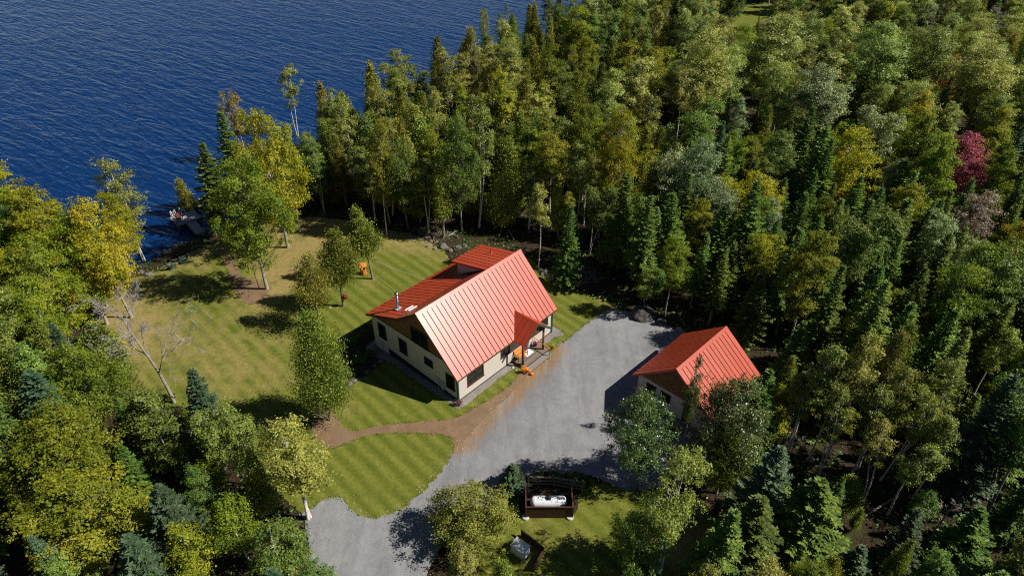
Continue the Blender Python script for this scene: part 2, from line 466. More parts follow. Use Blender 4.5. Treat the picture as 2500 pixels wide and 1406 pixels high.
LEAF = dict(
    spruce=m_leaf('spruce_needles', (0.014, 0.032, 0.007), (0.052, 0.086, 0.014), (0.118, 0.150, 0.024), trans=.12, rough=.55, spec=.25),
    bluespruce=m_leaf('blue_spruce_needles', (0.012, 0.027, 0.012), (0.032, 0.054, 0.026), (0.068, 0.094, 0.048), trans=.10, rough=.55, spec=.3),
    cedar=m_leaf('cedar_foliage', (0.044, 0.048, 0.008), (0.118, 0.116, 0.019), (0.200, 0.184, 0.040), trans=.2, rough=.65, spec=.15),
    cedargreen=m_leaf('green_cedar_foliage', (0.034, 0.054, 0.009), (0.094, 0.116, 0.017), (0.170, 0.182, 0.034), trans=.2, rough=.65, spec=.15),
    maple=m_leaf('maple_leaves', (0.036, 0.054, 0.005), (0.094, 0.112, 0.009), (0.172, 0.172, 0.016), (0.42, 0.17, 0.008), .36, .55, .2),
    gold=m_leaf('golden_leaves', (0.070, 0.074, 0.005), (0.160, 0.155, 0.010), (0.255, 0.225, 0.018), (0.50, 0.21, 0.008), .38, .55, .2),
    fresh=m_leaf('fresh_green_leaves', (0.044, 0.072, 0.006), (0.112, 0.138, 0.009), (0.190, 0.205, 0.018), (0.36, 0.22, 0.01), .40, .55, .2),
    green=m_leaf('green_leaves', (0.026, 0.052, 0.009), (0.070, 0.104, 0.016), (0.135, 0.165, 0.034), None, .32, .5, .3),
    aspen=m_leaf('aspen_leaves', (0.058, 0.080, 0.015), (0.150, 0.175, 0.042), (0.285, 0.300, 0.105), None, .34, .45, .3),
    silver=m_leaf('silver_leaves', (0.046, 0.070, 0.026), (0.122, 0.154, 0.066), (0.245, 0.275, 0.145), None, .28, .42, .4),
    sparkle=m_leaf('glossy_leaves', (0.020, 0.036, 0.008), (0.056, 0.082, 0.018), (0.120, 0.145, 0.045), None, .28, .36, .6),
    birch=m_leaf('birch_leaves', (0.045, 0.058, 0.009), (0.118, 0.132, 0.022), (0.220, 0.225, 0.060), (0.40, 0.24, 0.02), .36, .45, .35),
    rust=m_leaf('rusty_leaves', (0.10, 0.060, 0.016), (0.185, 0.115, 0.03), (0.27, 0.18, 0.055), None, .3),
    redm=m_leaf('red_maple_leaves', (0.09, 0.016, 0.022), (0.22, 0.045, 0.062), (0.34, 0.12, 0.14), None, .35),
    pink=m_leaf('faded_pink_leaves', (0.08, 0.06, 0.045), (0.17, 0.125, 0.105), (0.29, 0.235, 0.21), None, .3),
    shrub=m_leaf('shrub_leaves', (0.014, 0.032, 0.008), (0.036, 0.068, 0.014), (0.075, 0.11, 0.022), None, .25),
    darkshrub=m_leaf('burgundy_leaves', (0.03, 0.015, 0.012), (0.07, 0.032, 0.025), (0.12, 0.06, 0.04), None, .2),
    mum=m_leaf('orange_mums', (0.30, 0.085, 0.006), (0.52, 0.17, 0.012), (0.68, 0.26, 0.02), None, .2),
    yellowf=m_leaf('yellow_mums', (0.05, 0.08, 0.01), (0.16, 0.17, 0.012), (0.70, 0.52, 0.02), None, .2),
    pinkf=m_leaf('pink_flowers', (0.06, 0.05, 0.03), (0.30, 0.03, 0.14), (0.60, 0.10, 0.32), None, .2),
)

# ---------------------------------------------------------------- the setting
WATER_Z = -1.8
shore_px = [(-900, 560), (-300, 590), (0, 610), (200, 640), (310, 652), (372, 640), (420, 607), (468, 588), (510, 572), (560, 545), (610, 510), (680, 462), (740, 425),
            (820, 390), (900, 355), (1000, 305), (1100, 250), (1200, 190), (1300, 130), (1400, 72), (1500, 20), (1580, -30), (1700, -90)]
shore = [at(x, y, WATER_Z).xy for x, y in shore_px]
lake_poly = [tuple(p) for p in shore] + [(400, 1200), (-900, 1200), (-900, 80)]
def terrain_np(P):
    d = seg_dist(P, shore)
    ins = inside_np(P, lake_poly)
    t = np.clip((d - 0.6) / 24.0, 0, 1)
    h = -1.15 * (1 - t * t * (3 - 2 * t))
    bank = np.clip(1 - d / 1.6, 0, 1)
    h = h - bank * 0.55
    h = np.where(ins, -1.7 - np.clip(d * 0.25, 0, 3) - .1, h)
    return h
def terrain(x, y): return float(terrain_np(np.array([[x, y]]))[0])

def axis(lo, hi, step, far_lo, far_hi):
    a = list(np.arange(lo, hi + .01, step))
    x = lo; s_ = step; pre = []
    while x > far_lo: s_ *= 1.5; x -= s_; pre.append(x)
    x = hi; s_ = step; post = []
    while x < far_hi: s_ *= 1.5; x += s_; post.append(x)
    return np.array(pre[::-1] + a + post)
def grid_obj(name, xs, ys, zf, material):
    X, Y = np.meshgrid(xs, ys)
    P = np.stack([X.ravel(), Y.ravel()], 1)
    Z = zf(P)
    nx, ny = len(xs), len(ys)
    V = np.c_[P, Z]
    idx = np.arange(nx * ny).reshape(ny, nx)
    F = np.stack([idx[:-1, :-1].ravel(), idx[:-1, 1:].ravel(), idx[1:, 1:].ravel(), idx[1:, :-1].ravel()], 1)
    return link(name, np_mesh(name, V, F), material, None, True)
def np_mesh(name, V, F, attrs=None):
    me = bpy.data.meshes.new(name)
    V = np.asarray(V, np.float32); F = np.asarray(F, np.int32)
    k = F.shape[1]
    me.vertices.add(len(V)); me.vertices.foreach_set('co', V.ravel())
    me.loops.add(F.size); me.loops.foreach_set('vertex_index', F.ravel())
    me.polygons.add(len(F))
    me.polygons.foreach_set('loop_start', np.arange(0, F.size, k, dtype=np.int32))
    me.polygons.foreach_set('loop_total', np.full(len(F), k, np.int32))
    for n, a in (attrs or {}).items():
        at_ = me.attributes.new(n, 'FLOAT', 'POINT'); at_.data.foreach_set('value', np.asarray(a, np.float32))
    me.update(calc_edges=True)
    return me

def rough_ground(P):
    h = terrain_np(P)
    n = np.array([noise.noise((p[0] * .25, p[1] * .25, 3.1)) * .10 for p in P])
    clear = np.zeros(len(P), bool)
    for poly in CLEAR: clear |= inside_np(P, poly) | (seg_dist(P, poly, True) < 2.5)
    return h + np.where(clear, -0.04, n)

lawn_px = [(262, 668), (330, 660), (372, 646), (424, 614), (470, 595), (512, 578), (560, 555), (640, 530), (700, 522), (760, 520), (850, 535), (900, 552), (1000, 572), (1075, 606), (1110, 640),
           (1200, 630), (1290, 630), (1318, 658), (1345, 690), (1380, 708), (1430, 716), (1490, 745), (1560, 790), (1500, 900), (1300, 1150), (1000, 1330), (800, 1290), (745, 1255), (690, 1215), (640, 1140), (600, 1060),
           (520, 1000), (400, 990), (290, 950), (235, 880), (205, 800), (215, 720)]
drive_px = [(1490, 757), (1545, 765), (1600, 782), (1655, 806), (1775, 840), (1835, 915), (1790, 1000), (1690, 1080), (1620, 1180), (1530, 1196), (1440, 1160), (1380, 1152), (1290, 1160), (1235, 1195), (1170, 1262), (1080, 1335), (1045, 1406), (1010, 1500),
            (740, 1520), (752, 1406), (752, 1310), (742, 1262), (755, 1243), (800, 1219), (835, 1217), (852, 1242), (880, 1258), (925, 1265), (985, 1238), (1030, 1202), (1075, 1152), (1103, 1112), (1112, 1090),
            (1150, 1052), (1190, 1012), (1240, 966), (1282, 922), (1330, 882), (1352, 852), (1375, 836), (1425, 797), (1462, 770)]
path_px = [(762, 988), (760, 1030), (763, 1062), (777, 1084), (802, 1093), (832, 1088), (888, 1066), (960, 1057), (1050, 1059), (1095, 1066), (1118, 1088), (1160, 1046), (1200, 1003), (1245, 962), (1285, 920), (1300, 905),
           (1282, 898), (1268, 912), (1255, 930), (1215, 962), (1160, 995), (1105, 1022), (1030, 1029), (940, 1037), (872, 1051), (845, 1047), (826, 1032), (815, 1005), (812, 985)]
lakepath_px = [(528, 592), (548, 640), (576, 705), (600, 742), (628, 745), (652, 722), (664, 703), (630, 690), (596, 676), (575, 640), (552, 598)]
tanklawn_px = [(1225, 1215), (1330, 1190), (1480, 1178), (1600, 1200), (1740, 1260), (1740, 1350), (1660, 1500), (1180, 1500), (1200, 1300)]
farlawn_px = [(1760, 40), (1800, 14), (1850, 5), (1920, 22), (1900, 48), (1830, 66), (1780, 66)]
bed_px = [(838, 838), (880, 800), (905, 792), (925, 850), (952, 872), (925, 895), (880, 925), (850, 945), (842, 900)]
CLEAR = [ppoly(q) for q in (lawn_px, drive_px, tanklawn_px, farlawn_px)]

def densify(poly, step, jit, seed):
    out = []
    n = len(poly)
    # Catmull-Rom for a soft outline
    for i in range(n):
        p0_, p1_, p2_, p3_ = (Vector(poly[(i + k - 1) % n]).to_2d() for k in range(4))
        m = max(1, int((p2_ - p1_).length / step))
        for j in range(m):
            t = j / m
            q = 0.5 * ((2 * p1_) + (p2_ - p0_) * t + (2 * p0_ - 5 * p1_ + 4 * p2_ - p3_) * t * t + (3 * p1_ - p0_ - 3 * p2_ + p3_) * t ** 3)
            if jit:
                q = q + Vector((noise.noise((q.x * 1.7, q.y * 1.7, seed)), noise.noise((q.x * 1.7, q.y * 1.7, seed + 9)))) * jit
                q = q + Vector((noise.noise((q.x * 5, q.y * 5, seed)), noise.noise((q.x * 5, q.y * 5, seed + 9)))) * jit * .6
            out.append(q)
    return out
def sheet(name, poly, dz, material, step=0.35, jit=0.12, gridstep=2.0, dryf=None):
    b = densify(poly, step, jit, hash(name) % 50 if False else len(name))
    n = len(b)
    arr = np.array([[p.x, p.y] for p in b])
    xs = np.arange(arr[:, 0].min(), arr[:, 0].max(), gridstep); ys = np.arange(arr[:, 1].min(), arr[:, 1].max(), gridstep)
    X, Y = np.meshgrid(xs, ys); G = np.stack([X.ravel(), Y.ravel()], 1)
    G = G[inside_np(G, [tuple(p) for p in arr])]
    if len(G): G = G[seg_dist(G, [tuple(p) for p in arr], True) > gridstep * .35]
    pts = list(b) + [Vector(p) for p in G]
    r = delaunay_2d_cdt(pts, [(i, (i + 1) % n) for i in range(n)], [list(range(n))], 1, 1e-4)
    co = np.array([[p.x, p.y] for p in r[0]])
    z = terrain_np(co) + dz
    F = np.array([f for f in r[2] if len(f) == 3])
    # consistent upward winding
    A, B_, C_ = co[F[:, 0]], co[F[:, 1]], co[F[:, 2]]
    cr = (B_[:, 0] - A[:, 0]) * (C_[:, 1] - A[:, 1]) - (B_[:, 1] - A[:, 1]) * (C_[:, 0] - A[:, 0])
    F[cr < 0] = F[cr < 0][:, ::-1]
    dry = dryf(co) if dryf else np.zeros(len(co))
    o = link(name, np_mesh(name, np.c_[co, z], F, {'dry': dry}), material, None, True)
    return tag(o, kind='structure')

ground = grid_obj('ground', axis(-90, 150, 2.0, -900, 900), axis(10, 230, 2.0, -200, 1200), rough_ground, MAT['floor'])
tag(ground, kind='structure')
lake = MB().add([(-900, 40, WATER_Z), (700, 40, WATER_Z), (700, 1300, WATER_Z), (-900, 1300, WATER_Z)], [(0, 1, 2, 3)]).build('lake', MAT['water'])
tag(lake, kind='structure')

def gauss(c, px, py, r, z=0):
    p = at(px, py, z); return np.exp(-((c[:, 0] - p.x) ** 2 + (c[:, 1] - p.y) ** 2) / (r * r))
def lawn_dry(c):
    v = np.zeros(len(c))
    for px, py, r, k in ((800, 545, 7, 1.0), (720, 580, 5, .8), (650, 720, 3.5, .7), (300, 830, 6, .8), (280, 740, 6, .8), (860, 1000, 3.0, .9), (560, 880, 8, .45), (1060, 590, 6, .7), (910, 690, 2.5, .5), (450, 610, 5, .5),
                         (980, 570, 4, .5), (1150, 1000, 3, .3), (690, 660, 5, .7), (1450, 740, 1.5, .4)):
        v += k * gauss(c, px, py, r)
    for px, py, r, k in ((940, 960, 5, .6), (800, 830, 4, .3), (930, 1150, 8, .35), (1420, 800, 4, .5), (1000, 640, 5, .3)):
        v -= k * gauss(c, px, py, r)
    return v
sheet('lawn', CLEAR[0], 0.012, MAT['lawn'], .4, .25, 1.0, lawn_dry)
tl = sheet('side_lawn', CLEAR[2], 0.010, MAT['lawn'], .4, .3, 1.0, lambda c: .8 * gauss(c, 1660, 1350, 3.5) + .5 * gauss(c, 1350, 1320, 2.0))
fl = sheet('meadow', CLEAR[3], 0.03, MAT['lawn'], .6, .4, 2.0)
edge_line = [at(x, y).xy for x, y in ((1120, 1085), (1160, 1040), (1200, 1000), (1245, 960), (1285, 918), (1330, 880), (1352, 850))]
edge_line = [tuple(p) for p in edge_line]
def drive_dry(c):
    d = seg_dist(c, edge_line)
    return np.clip(1.0 - d / 2.6, 0, 1) * .95
sheet('driveway', CLEAR[1], 0.024, MAT['gravel'], .2, .28, .6, drive_dry)
sheet('path', ppoly(path_px), 0.036, MAT['mulch'], .2, .26, 1.0)
sheet('lake_path', ppoly(lakepath_px, -.3), 0.045, MAT['mulch'], .3, .25, 1.0)
sheet('garden_bed', ppoly(bed_px), 0.03, MAT['bed'], .3, .12, 1.0)
sheet('tank_bed', ppoly([(1278, 1178), (1400, 1178), (1410, 1215), (1396, 1258), (1282, 1258), (1268, 1215)]), 0.034, MAT['bed'], .3, .15, 1.0)  # dark ground sheet inside the tank enclosure, reusing the garden bed material

# ---------------------------------------------------------------- the house (local frame: x along the front eave, y front to rear)
TH = 0.841
def roof_quad(name, parent, e0, e1, r1, r0, n, th=0.10, gap=0.085, cap=0.0):
    """a deck slab with n metal panels laid from eave to ridge; e0,e1 eave ends, r0,r1 ridge ends"""
    e0, e1, r0, r1 = map(Vector, (e0, e1, r0, r1))
    nrm = (e1 - e0).cross(r0 - e0).normalized()
    if nrm.z < 0: nrm = -nrm
    deck = MB().slab([e0, e1, r1, r0], nrm, th).build(name, MAT['deck'], parent)
    for i in range(n):
        L0, L1 = i / n, (i + 1) / n
        g = gap / max((e1 - e0).length, .01)
        a0 = L0 + (g / 2 if i else -g * .6); a1 = L1 - (g / 2 if i < n - 1 else -g * .6)
        q = [e0.lerp(e1, a0), e0.lerp(e1, a1), r0.lerp(r1, a1), r0.lerp(r1, a0)]
        dn = (e0 - r0).normalized() * .03
        q[0] = q[0] + dn; q[1] = q[1] + dn
        lift = nrm * (0.045 + .004 * R.random())
        p = MB().slab([v + lift for v in q], nrm, 0.043).build('panel', MAT['roof'], deck)
    return deck
def window_part(parent, face, u0, u1, z0, z1, frame_mat, lights=1, fw=0.09, plane=0.0, rail=False):
    """face 'front' lies in y=plane looking -y, face 'gable' in x=plane looking -x"""
    def P(u, d, z): return (u, plane - d, z) if face == 'front' else (plane - d, u, z)
    def bx(u_a, u_b, d0, d1, za, zb):
        a, b = P(u_a, d0, za), P(u_b, d1, zb)
        return MB().box(min(a[0], b[0]), max(a[0], b[0]), min(a[1], b[1]), max(a[1], b[1]), za, zb)
    wn = MB()
    for (a, b, c_, d) in ((u0, u1, z1 - fw, z1), (u0, u1, z0, z0 + fw), (u0, u0 + fw, z0 + fw, z1 - fw), (u1 - fw, u1, z0 + fw, z1 - fw)):
        m = bx(a, b, 0.0, 0.07, c_, d); wn.add(m.v, m.f)
    win = wn.build('window', frame_mat, parent)
    step = (u1 - u0 - 2 * fw) / lights
    for i in range(lights):
        a = u0 + fw + i * step
        bx(a + (.03 if i else 0), a + step - (.03 if i < lights - 1 else 0), 0.004, 0.02, z0 + fw, z1 - fw).build('pane', MAT['glass'], win)
        if i: bx(a - .03, a + .03, 0.004, 0.055, z0 + fw, z1 - fw).build('mullion', frame_mat, win)
        if rail:
            zm = (z0 + z1) / 2
            bx(a + .032, a + step - .032, 0.021, 0.045, zm - .03, zm + .03).build('sash_rail', frame_mat, win)
    s_ = bx(u0 - .05, u1 + .05, 0.0, 0.12, z0 - .06, z0 - .002); s_.build('sill', frame_mat, win)
    return win

house = empty('house', (-5.112, 47.558, 0), TH, 'beige lake house with red standing-seam roof, covered porch and steel flue', 'house')
HL, HD = 14.0, 12.4
RZ, RT = 8.37, 4.8           # ridge height and its distance from the front wall
def zf(t): return 3.24 + (t + .35) * 0.995     # front roof surface
def zr(t): return RZ - 0.728 * (t - RT) if t < 7.6 else 6.33 - 0.40 * (t - 7.6)   # rear roof surface
# front and rear walls, gables
MB().box(0.0, HL, 0.0, 0.2, 0.30, 3.42).build('front_wall', MAT['beige'], house)
MB().box(0.0, HL, HD - .2, HD, 0.0, zr(HD) - .14).build('rear_wall', MAT['beige'], house)
def gable(x, name_l, name_u, sgn):
    ring = [(0.201, 0.30), (10.2, 0.95), (10.2, -0.3), (HD - .201, -0.3), (HD - .201, 4.28), (0.201 + .72, 4.28), (0.201, 3.58)]
    if x > 1: ring = [(0.201, 0.0), (HD - .201, 0.0), (HD - .201, 4.28), (.921, 4.28), (0.201, 3.58)]
    MB().slab([(x, t, z) for t, z in ring], (sgn, 0, 0), .2).build(name_l, MAT['beige'], house)
    ring2 = [(0.96, 4.282), (HD - .5, 4.282), (7.6, 6.33 - .16), (RT, RZ - .17)]
    MB().slab([(x + sgn * .035, t, z) for t, z in ring2], (sgn, 0, 0), .2).build(name_u, MAT['shingle'], house)
gable(0.0, 'gable_wall', 'gable_cladding', -1)
gable(HL, 'gable_wall', 'gable_cladding', 1)
tr = MB().bar((-.045, .95, 4.28), (-.045, HD - .4, 4.28), .03, .14).build('gable_trim', MAT['soffit'], house)
MB().slab([(0.02, t, z) for t, z in ((0.0, -.1), (0.0, 0.30), (10.19, 0.95), (10.19, -.2))], (-1, 0, 0), .15).build('foundation', MAT['found'], house)
MB().box(0.02, HL - .02, 0.02, 0.17, -.1, 0.298).build('foundation', MAT['beige'], house)
MB().box(-.01, HL + .01, -.012, 0.02, 0.0, 0.14).build('base_board', MAT['found'], house)
MB().box(0.22, HL - .22, .22, HD - .22, 0.0, .05).build('floor_slab', MAT['conc'], house)
for x in (-.02, HL - .10):
    MB().box(x, x + .12, -.06, -.013, 0.0, 3.36).build('corner_board', MAT['green'], house)
MB().box(-.06, -.004, -.02, .10, 0.3, 3.4).build('corner_board', MAT['green'], house)
MB().tube([(HL + .06, -.05, .1), (HL + .06, -.05, 3.1)], .05, 6).build('downspout', MAT['green'], house)
# windows of the near gable, the front and the far end of the front
for (a, b, c_, d, l) in ((10.28, 11.45, 1.95, 3.72, 1), (7.1, 8.27, 1.75, 3.45, 1), (3.35, 4.52, 2.36, 3.17, 1), (0.38, 1.55, 1.18, 2.88, 1)):
    window_part(house, 'gable', a, b, c_, d, MAT['dark'], l, plane=0.0, rail=(d - c_) > 1)
window_part(house, 'gable', 3.7, 6.15, 4.34, 6.12, MAT['maroon'], 2, plane=-.036, rail=False)
window_part(house, 'front', 1.28, 3.48, 1.14, 2.75, MAT['maroon'], 2, fw=.1, rail=True)
window_part(house, 'front', 6.0, 7.3, 1.6, 2.72, MAT['maroon'], 2, fw=.08)
window_part(house, 'front', 12.2, 13.3, 1.7, 2.66, MAT['dark'], 1)
# main roof
OH = .33
x0, x1 = -OH, HL + OH
roof = roof_quad('front_roof', house, (x0, -.38, zf(-.38)), (x1, -.38, zf(-.38)), (x1, RT, RZ), (x0, RT, RZ), 25)
roof_quad('upper_rear_roof', house, (x1, 7.6, 6.33), (x0, 7.6, 6.33), (x0, RT, RZ), (x1, RT, RZ), 25)
roof_quad('lower_rear_roof', house, (x1, 12.82, zr(12.82)), (x0, 12.82, zr(12.82)), (x0, 7.57, 6.335), (x1, 7.57, 6.335), 25)
rc = MB().slab([(x0 - .05, RT - .26, RZ - .255 + .075), (x1 + .05, RT - .26, RZ - .255 + .075), (x1 + .05, RT, RZ + .085), (x0 - .05, RT, RZ + .085)], (0, -.7, .7), .03)
m = MB().slab([(x0 - .05, RT, RZ + .085), (x1 + .05, RT, RZ + .085), (x1 + .05, RT + .24, RZ - .11), (x0 - .05, RT + .24, RZ - .11)], (0, .6, .8), .03); rc.add(m.v, m.f)
rc.build('ridge_cap', MAT['roof'], roof)
# rake fascias on both gables and eave fascia
for x in (x0 - .03, x1 + .03):
    for a, b in (((-.4, zf(-.4)), (RT, RZ)), ((RT, RZ), (7.6, 6.33)), ((7.6, 6.33), (12.84, zr(12.84)))):
        MB().bar((x, a[0], a[1] - .10), (x, b[0], b[1] - .10), .04, .24).build('rake_board', MAT['roof'] if a[0] < 0 and x < 0 else MAT['soffit'], house)
MB().box(x0, x1, -.43, -.40, zf(-.38) - .2, zf(-.38) - .02).build('eave_fascia', MAT['soffit'], house)
MB().box(x0, x1, 12.83, 12.86, zr(12.82) - .2, zr(12.82) - .02).build('eave_fascia', MAT['soffit'], house)
# shed dormer on the rear slope
def zd(t): return 8.22 - .232 * (t - 4.95)
dq = [(9.75, 5.2), (9.75, 9.6)]
MB().slab([(9.72, 5.3, zr(5.3)), (9.72, 9.6, zr(9.6) - .05), (9.72, 9.6, zd(9.6) - .14), (9.72, 5.3, zd(5.3) - .14)], (-1, 0, 0), .15).build('dormer_wall', MAT['beige'], house)
MB().slab([(13.5, 5.3, zr(5.3)), (13.5, 9.6, zr(9.6) - .05), (13.5, 9.6, zd(9.6) - .14), (13.5, 5.3, zd(5.3) - .14)], (1, 0, 0), .15).build('dormer_wall', MAT['beige'], house)
MB().box(9.88, 13.34, 9.45, 9.595, zr(9.6) - .05, zd(9.6) - .15).build('dormer_wall', MAT['beige'], house)
dr = roof_quad('dormer_roof', house, (13.75, 10.1, zd(10.1)), (9.42, 10.1, zd(10.1)), (9.42, 5.0, zd(5.0)), (13.75, 5.0, zd(5.0)), 8)
MB().bar((9.40, 10.12, zd(10.1) - .07), (9.40, 5.0, zd(5) - .07), .04, .2).build('dormer_fascia', MAT['roof'], house)
MB().bar((9.40, 10.13, zd(10.1) - .07), (13.77, 10.13, zd(10.1) - .07), .04, .2).build('dormer_fascia', MAT['roof'], house)
vp = MB().lathe([(.055, 0), (.055, .75)], 10, (12.6, 7.4, zd(7.4) - .05)).build('vent_pipe', MAT['roof'], house)
MB().lathe([(.16, 0), (.13, .05), (.075, .12)], 10, (12.6, 7.4, zd(7.4) + .05)).build('boot', MAT['roof'], vp)
# steel flue with its cap and flashing
fz = zr(9.55)
fl_ = MB().lathe([(.14, 0), (.14, .85), (.155, .86), (.155, .92), (.14, .93), (.14, 1.75)], 16, (1.3, 9.55, fz)).build('flue', MAT['steel'], house, True)
MB().lathe([(.20, 1.76), (.22, 1.80), (.22, 1.98), (.12, 2.05), (.02, 2.07)], 16, (1.3, 9.55, fz)).build('flue_cap', MAT['steel'], fl_, True)
MB().box(1.0, 1.6, 9.25, 9.85, fz - .02, fz + .16).build('flashing', MAT['grey'], fl_)
# two snow guards near the flue
for k in range(2):
    y = 7.7 + .55 * k
    MB().bar((1.15, y, zr(y) + .09), (2.15, y - .1, zr(y - .1) + .10), .16, .05).build('snow_guard', MAT['whiteplastic'], house)
# meter boxes on the near gable
for (a, b, c_, d) in ((2.45, 2.85, .75, 1.45), (1.85, 2.25, .45, 1.30)):
    mb_ = MB().box(-.16, -.003, a, b, c_, d).build('meter_box', MAT['grey'], house)
    MB().tube([(-.08, (a + b) / 2, 0.0), (-.08, (a + b) / 2, c_)], .035, 6).build('conduit', MAT['grey'], mb_)
    MB().lathe([(.0, 0), (.09, 0), (.09, .05)], 10, (-.08, (a + b) / 2, d)).build('meter_cap', MAT['grey'], mb_)
# porch
PS, PZ, EZ, HW = 9.5, 4.87, 3.12, 2.05
def porch_side(sg):
    e = PS + sg * HW
    tv = 1.29
    ring = [(PS, tv, PZ), (PS, -1.85, PZ), (e, -1.75, EZ), (e, -.45, EZ)]
    nrm = Vector((sg * (PZ - EZ), 0, HW)).normalized()
    dk = MB().slab([Vector(p) for p in (ring if sg < 0 else ring[::-1])], nrm, .10).build('porch_roof', MAT['deck'], house)
    # panels: strips across the slope running from ridge to eave, cut by the valley
    n = 5; T0, T1 = -1.85, 1.29
    for i in range(n):
        a, b = T0 + (T1 - T0) * i / n, T0 + (T1 - T0) * (i + 1) / n
        if i: a += .025
        b -= .025
        def foot(t):   # along the slope at distance t: eave or the valley
            if t <= -.45: return (e, t + (.1 * (t < -1.8)), EZ)
            k = (t + .45) / (1.29 + .45)
            return (e + (PS - e) * k, t, EZ + (PZ - EZ) * k)
        pts = [(PS, a, PZ), (PS, b, PZ), foot(b), foot(a)]
        if a < -.45 < b: pts = [(PS, a, PZ), (PS, b, PZ), foot(b), foot(-.45), foot(a)]
        pts = [Vector(p) + nrm * .05 for p in pts]
        if sg > 0: pts = pts[::-1]
        MB().slab(pts, nrm, .045).build('panel', MAT['roof'], dk)
    fw_ = MB().slab([Vector(p) + nrm * .06 for p in ([(PS + sg * .02, 1.32, PZ - .01), (e, -.40, EZ + .0), (e - sg * .0, -.62, EZ), (PS + sg * .02, 1.05, PZ - .01)] if sg < 0 else [(PS + .02, 1.05, PZ - .01), (e, -.62, EZ), (e, -.40, EZ), (PS + .02, 1.32, PZ - .01)])], nrm, .02)
    fw_.build('valley_flashing', MAT['roof'], dk)
    MB().bar((PS, -1.87, PZ - .08), (e, -1.77, EZ - .08), .04, .22).build('rake_board', MAT['green'] if sg > 0 else MAT['soffit'], dk)
    return dk
pl_ = porch_side(-1); pr_ = porch_side(1)
rcap = MB().slab([(PS - .2, 1.4, PZ - .10), (PS - .2, -1.9, PZ - .10), (PS, -1.9, PZ + .075), (PS, 1.4, PZ + .075)], (-.65, 0, .75), .02)
m = MB().slab([(PS, 1.4, PZ + .075), (PS, -1.9, PZ + .075), (PS + .2, -1.9, PZ - .10), (PS + .2, 1.4, PZ - .10)], (.65, 0, .75), .02); rcap.add(m.v, m.f)
rcap.build('ridge_cap', MAT['roof'], pl_)
MB().slab([(PS - 1.72, -1.45, EZ + .02), (PS + 1.72, -1.45, EZ + .02), (PS, -1.45, PZ - .2)], (0, -1, 0), .08).build('porch_gable', MAT['soffit'], house)
for x in (7.85, 11.05):
    MB().tube([(x, -1.3, .3), (x, -1.3, 1.7), (x, -1.3, 3.1)], [.13, .115, .12], 10).build('porch_post', MAT['post'], house, True)
MB().bar((7.5, -1.3, 3.16), (11.5, -1.3, 3.16), .2, .22).build('porch_beam', MAT['post'], house)
pd = MB().box(7.62, 11.55, -1.74, -.02, 0.02, .262).build('porch_deck', MAT['fence'], house)
for i in range(12):
    y = -1.75 + i * .144
    MB().box(7.6, 11.57, y, y + .136, .264, .30).build('plank', MAT['deckwood'], pd)
st = MB().box(7.62, 11.2, -2.42, -1.77, 0.02, .10).build('porch_step', MAT['fence'], house)
for i in range(5):
    y = -2.44 + i * .134
    MB().box(7.58, 11.24, y, y + .126, .102, .14).build('plank', MAT['deckgrey'], st)
rl = MB().tube([(10.85, -2.34, .14), (10.85, -2.34, 1.15)], .05, 8).build('railing_post', MAT['orange'], house)
MB().bar((10.86, -2.36, 1.12), (11.05, -.05, 1.18), .09, .05).build('hand_rail', MAT['orange'], house)
dd = MB().box(9.05, 10.0, -.05, -.003, .3, 2.4).build('door', MAT['red'], house)
MB().box(9.22, 9.83, -.062, -.052, 1.1, 2.2).build('door_pane', MAT['glass'], dd)
MB().lathe([(.03, 0), (.035, .05)], 8, (9.12, -.07, 1.25)).build('door_handle', MAT['steel'], dd)
for a, b in ((8.93, 9.05), (10.0, 10.12)): MB().box(a, b, -.04, -.003, .3, 2.5).build('door_frame', MAT['whiteplastic'], house)
MB().box(8.93, 10.12, -.045, -.003, 2.402, 2.52).build('door_frame', MAT['whiteplastic'], house)
MB().box(9.0, 10.1, -.9, -.15, .302, .325).build('door_mat', MAT['whiteplastic'], house)

def hl(s_, t_, z_=0.0):
    a = Vector((math.cos(TH), math.sin(TH), 0)); b = Vector((-math.sin(TH), math.cos(TH), 0))
    return Vector((-5.112, 47.558, 0)) + a * s_ + b * t_ + Vector((0, 0, z_))
# gravel drip strip round the house
strip = [hl(*p).xy for p in ((-.75, 13.0), (-.75, 9), (-.8, 5), (-.7, 1), (-.55, -.75), (2, -.8), (5, -.75), (7.5, -.8), (7.55, -.1), (11.6, -.1), (11.7, -.8), (13.5, -.85), (14.9, -.8), (14.8, 6), (14.8, 13.2), (7, 13.2))]
sheet('gravel_strip', strip, 0.048, MAT['strip'], .3, .1, 1.0)

# ---------------------------------------------------------------- the garage
GT = 0.791
gar = empty('garage', (14.584, 45.74, 0), GT, 'small garage with red metal roof beside the gravel drive', 'garage')
GL, GW, GR, GE = 8.42, 4.31, 5.87, 2.41
slope = (GR - GE) / GW
def gz(t): return GR - slope * abs(t)
wx0, wx1, wt = .42, GL - .42, 3.92
MB().box(wx0, wx1, wt - .18, wt, 0, gz(wt) - .15).build('side_wall', MAT['beige'], gar)
MB().box(wx0, wx1, -wt, -wt + .18, 0, gz(wt) - .15).build('side_wall', MAT['beige'], gar)
for x, sg in ((wx0, -1), (wx1, 1)):
    e = wt - .181
    MB().slab([(x, -e, 0), (x, e, 0), (x, e, 2.5), (x, -e, 2.5)], (sg, 0, 0), .18).build('gable_wall', MAT['beige'], gar)
    MB().slab([(x + sg * .03, -e, 2.505), (x + sg * .03, e, 2.505), (x + sg * .03, 0, GR - .17)], (sg, 0, 0), .18).build('gable_cladding', MAT['shingle'], gar)
window_part(gar, 'gable', 1.9, 2.95, 1.05, 2.1, MAT['maroon'], 2, plane=wx0)
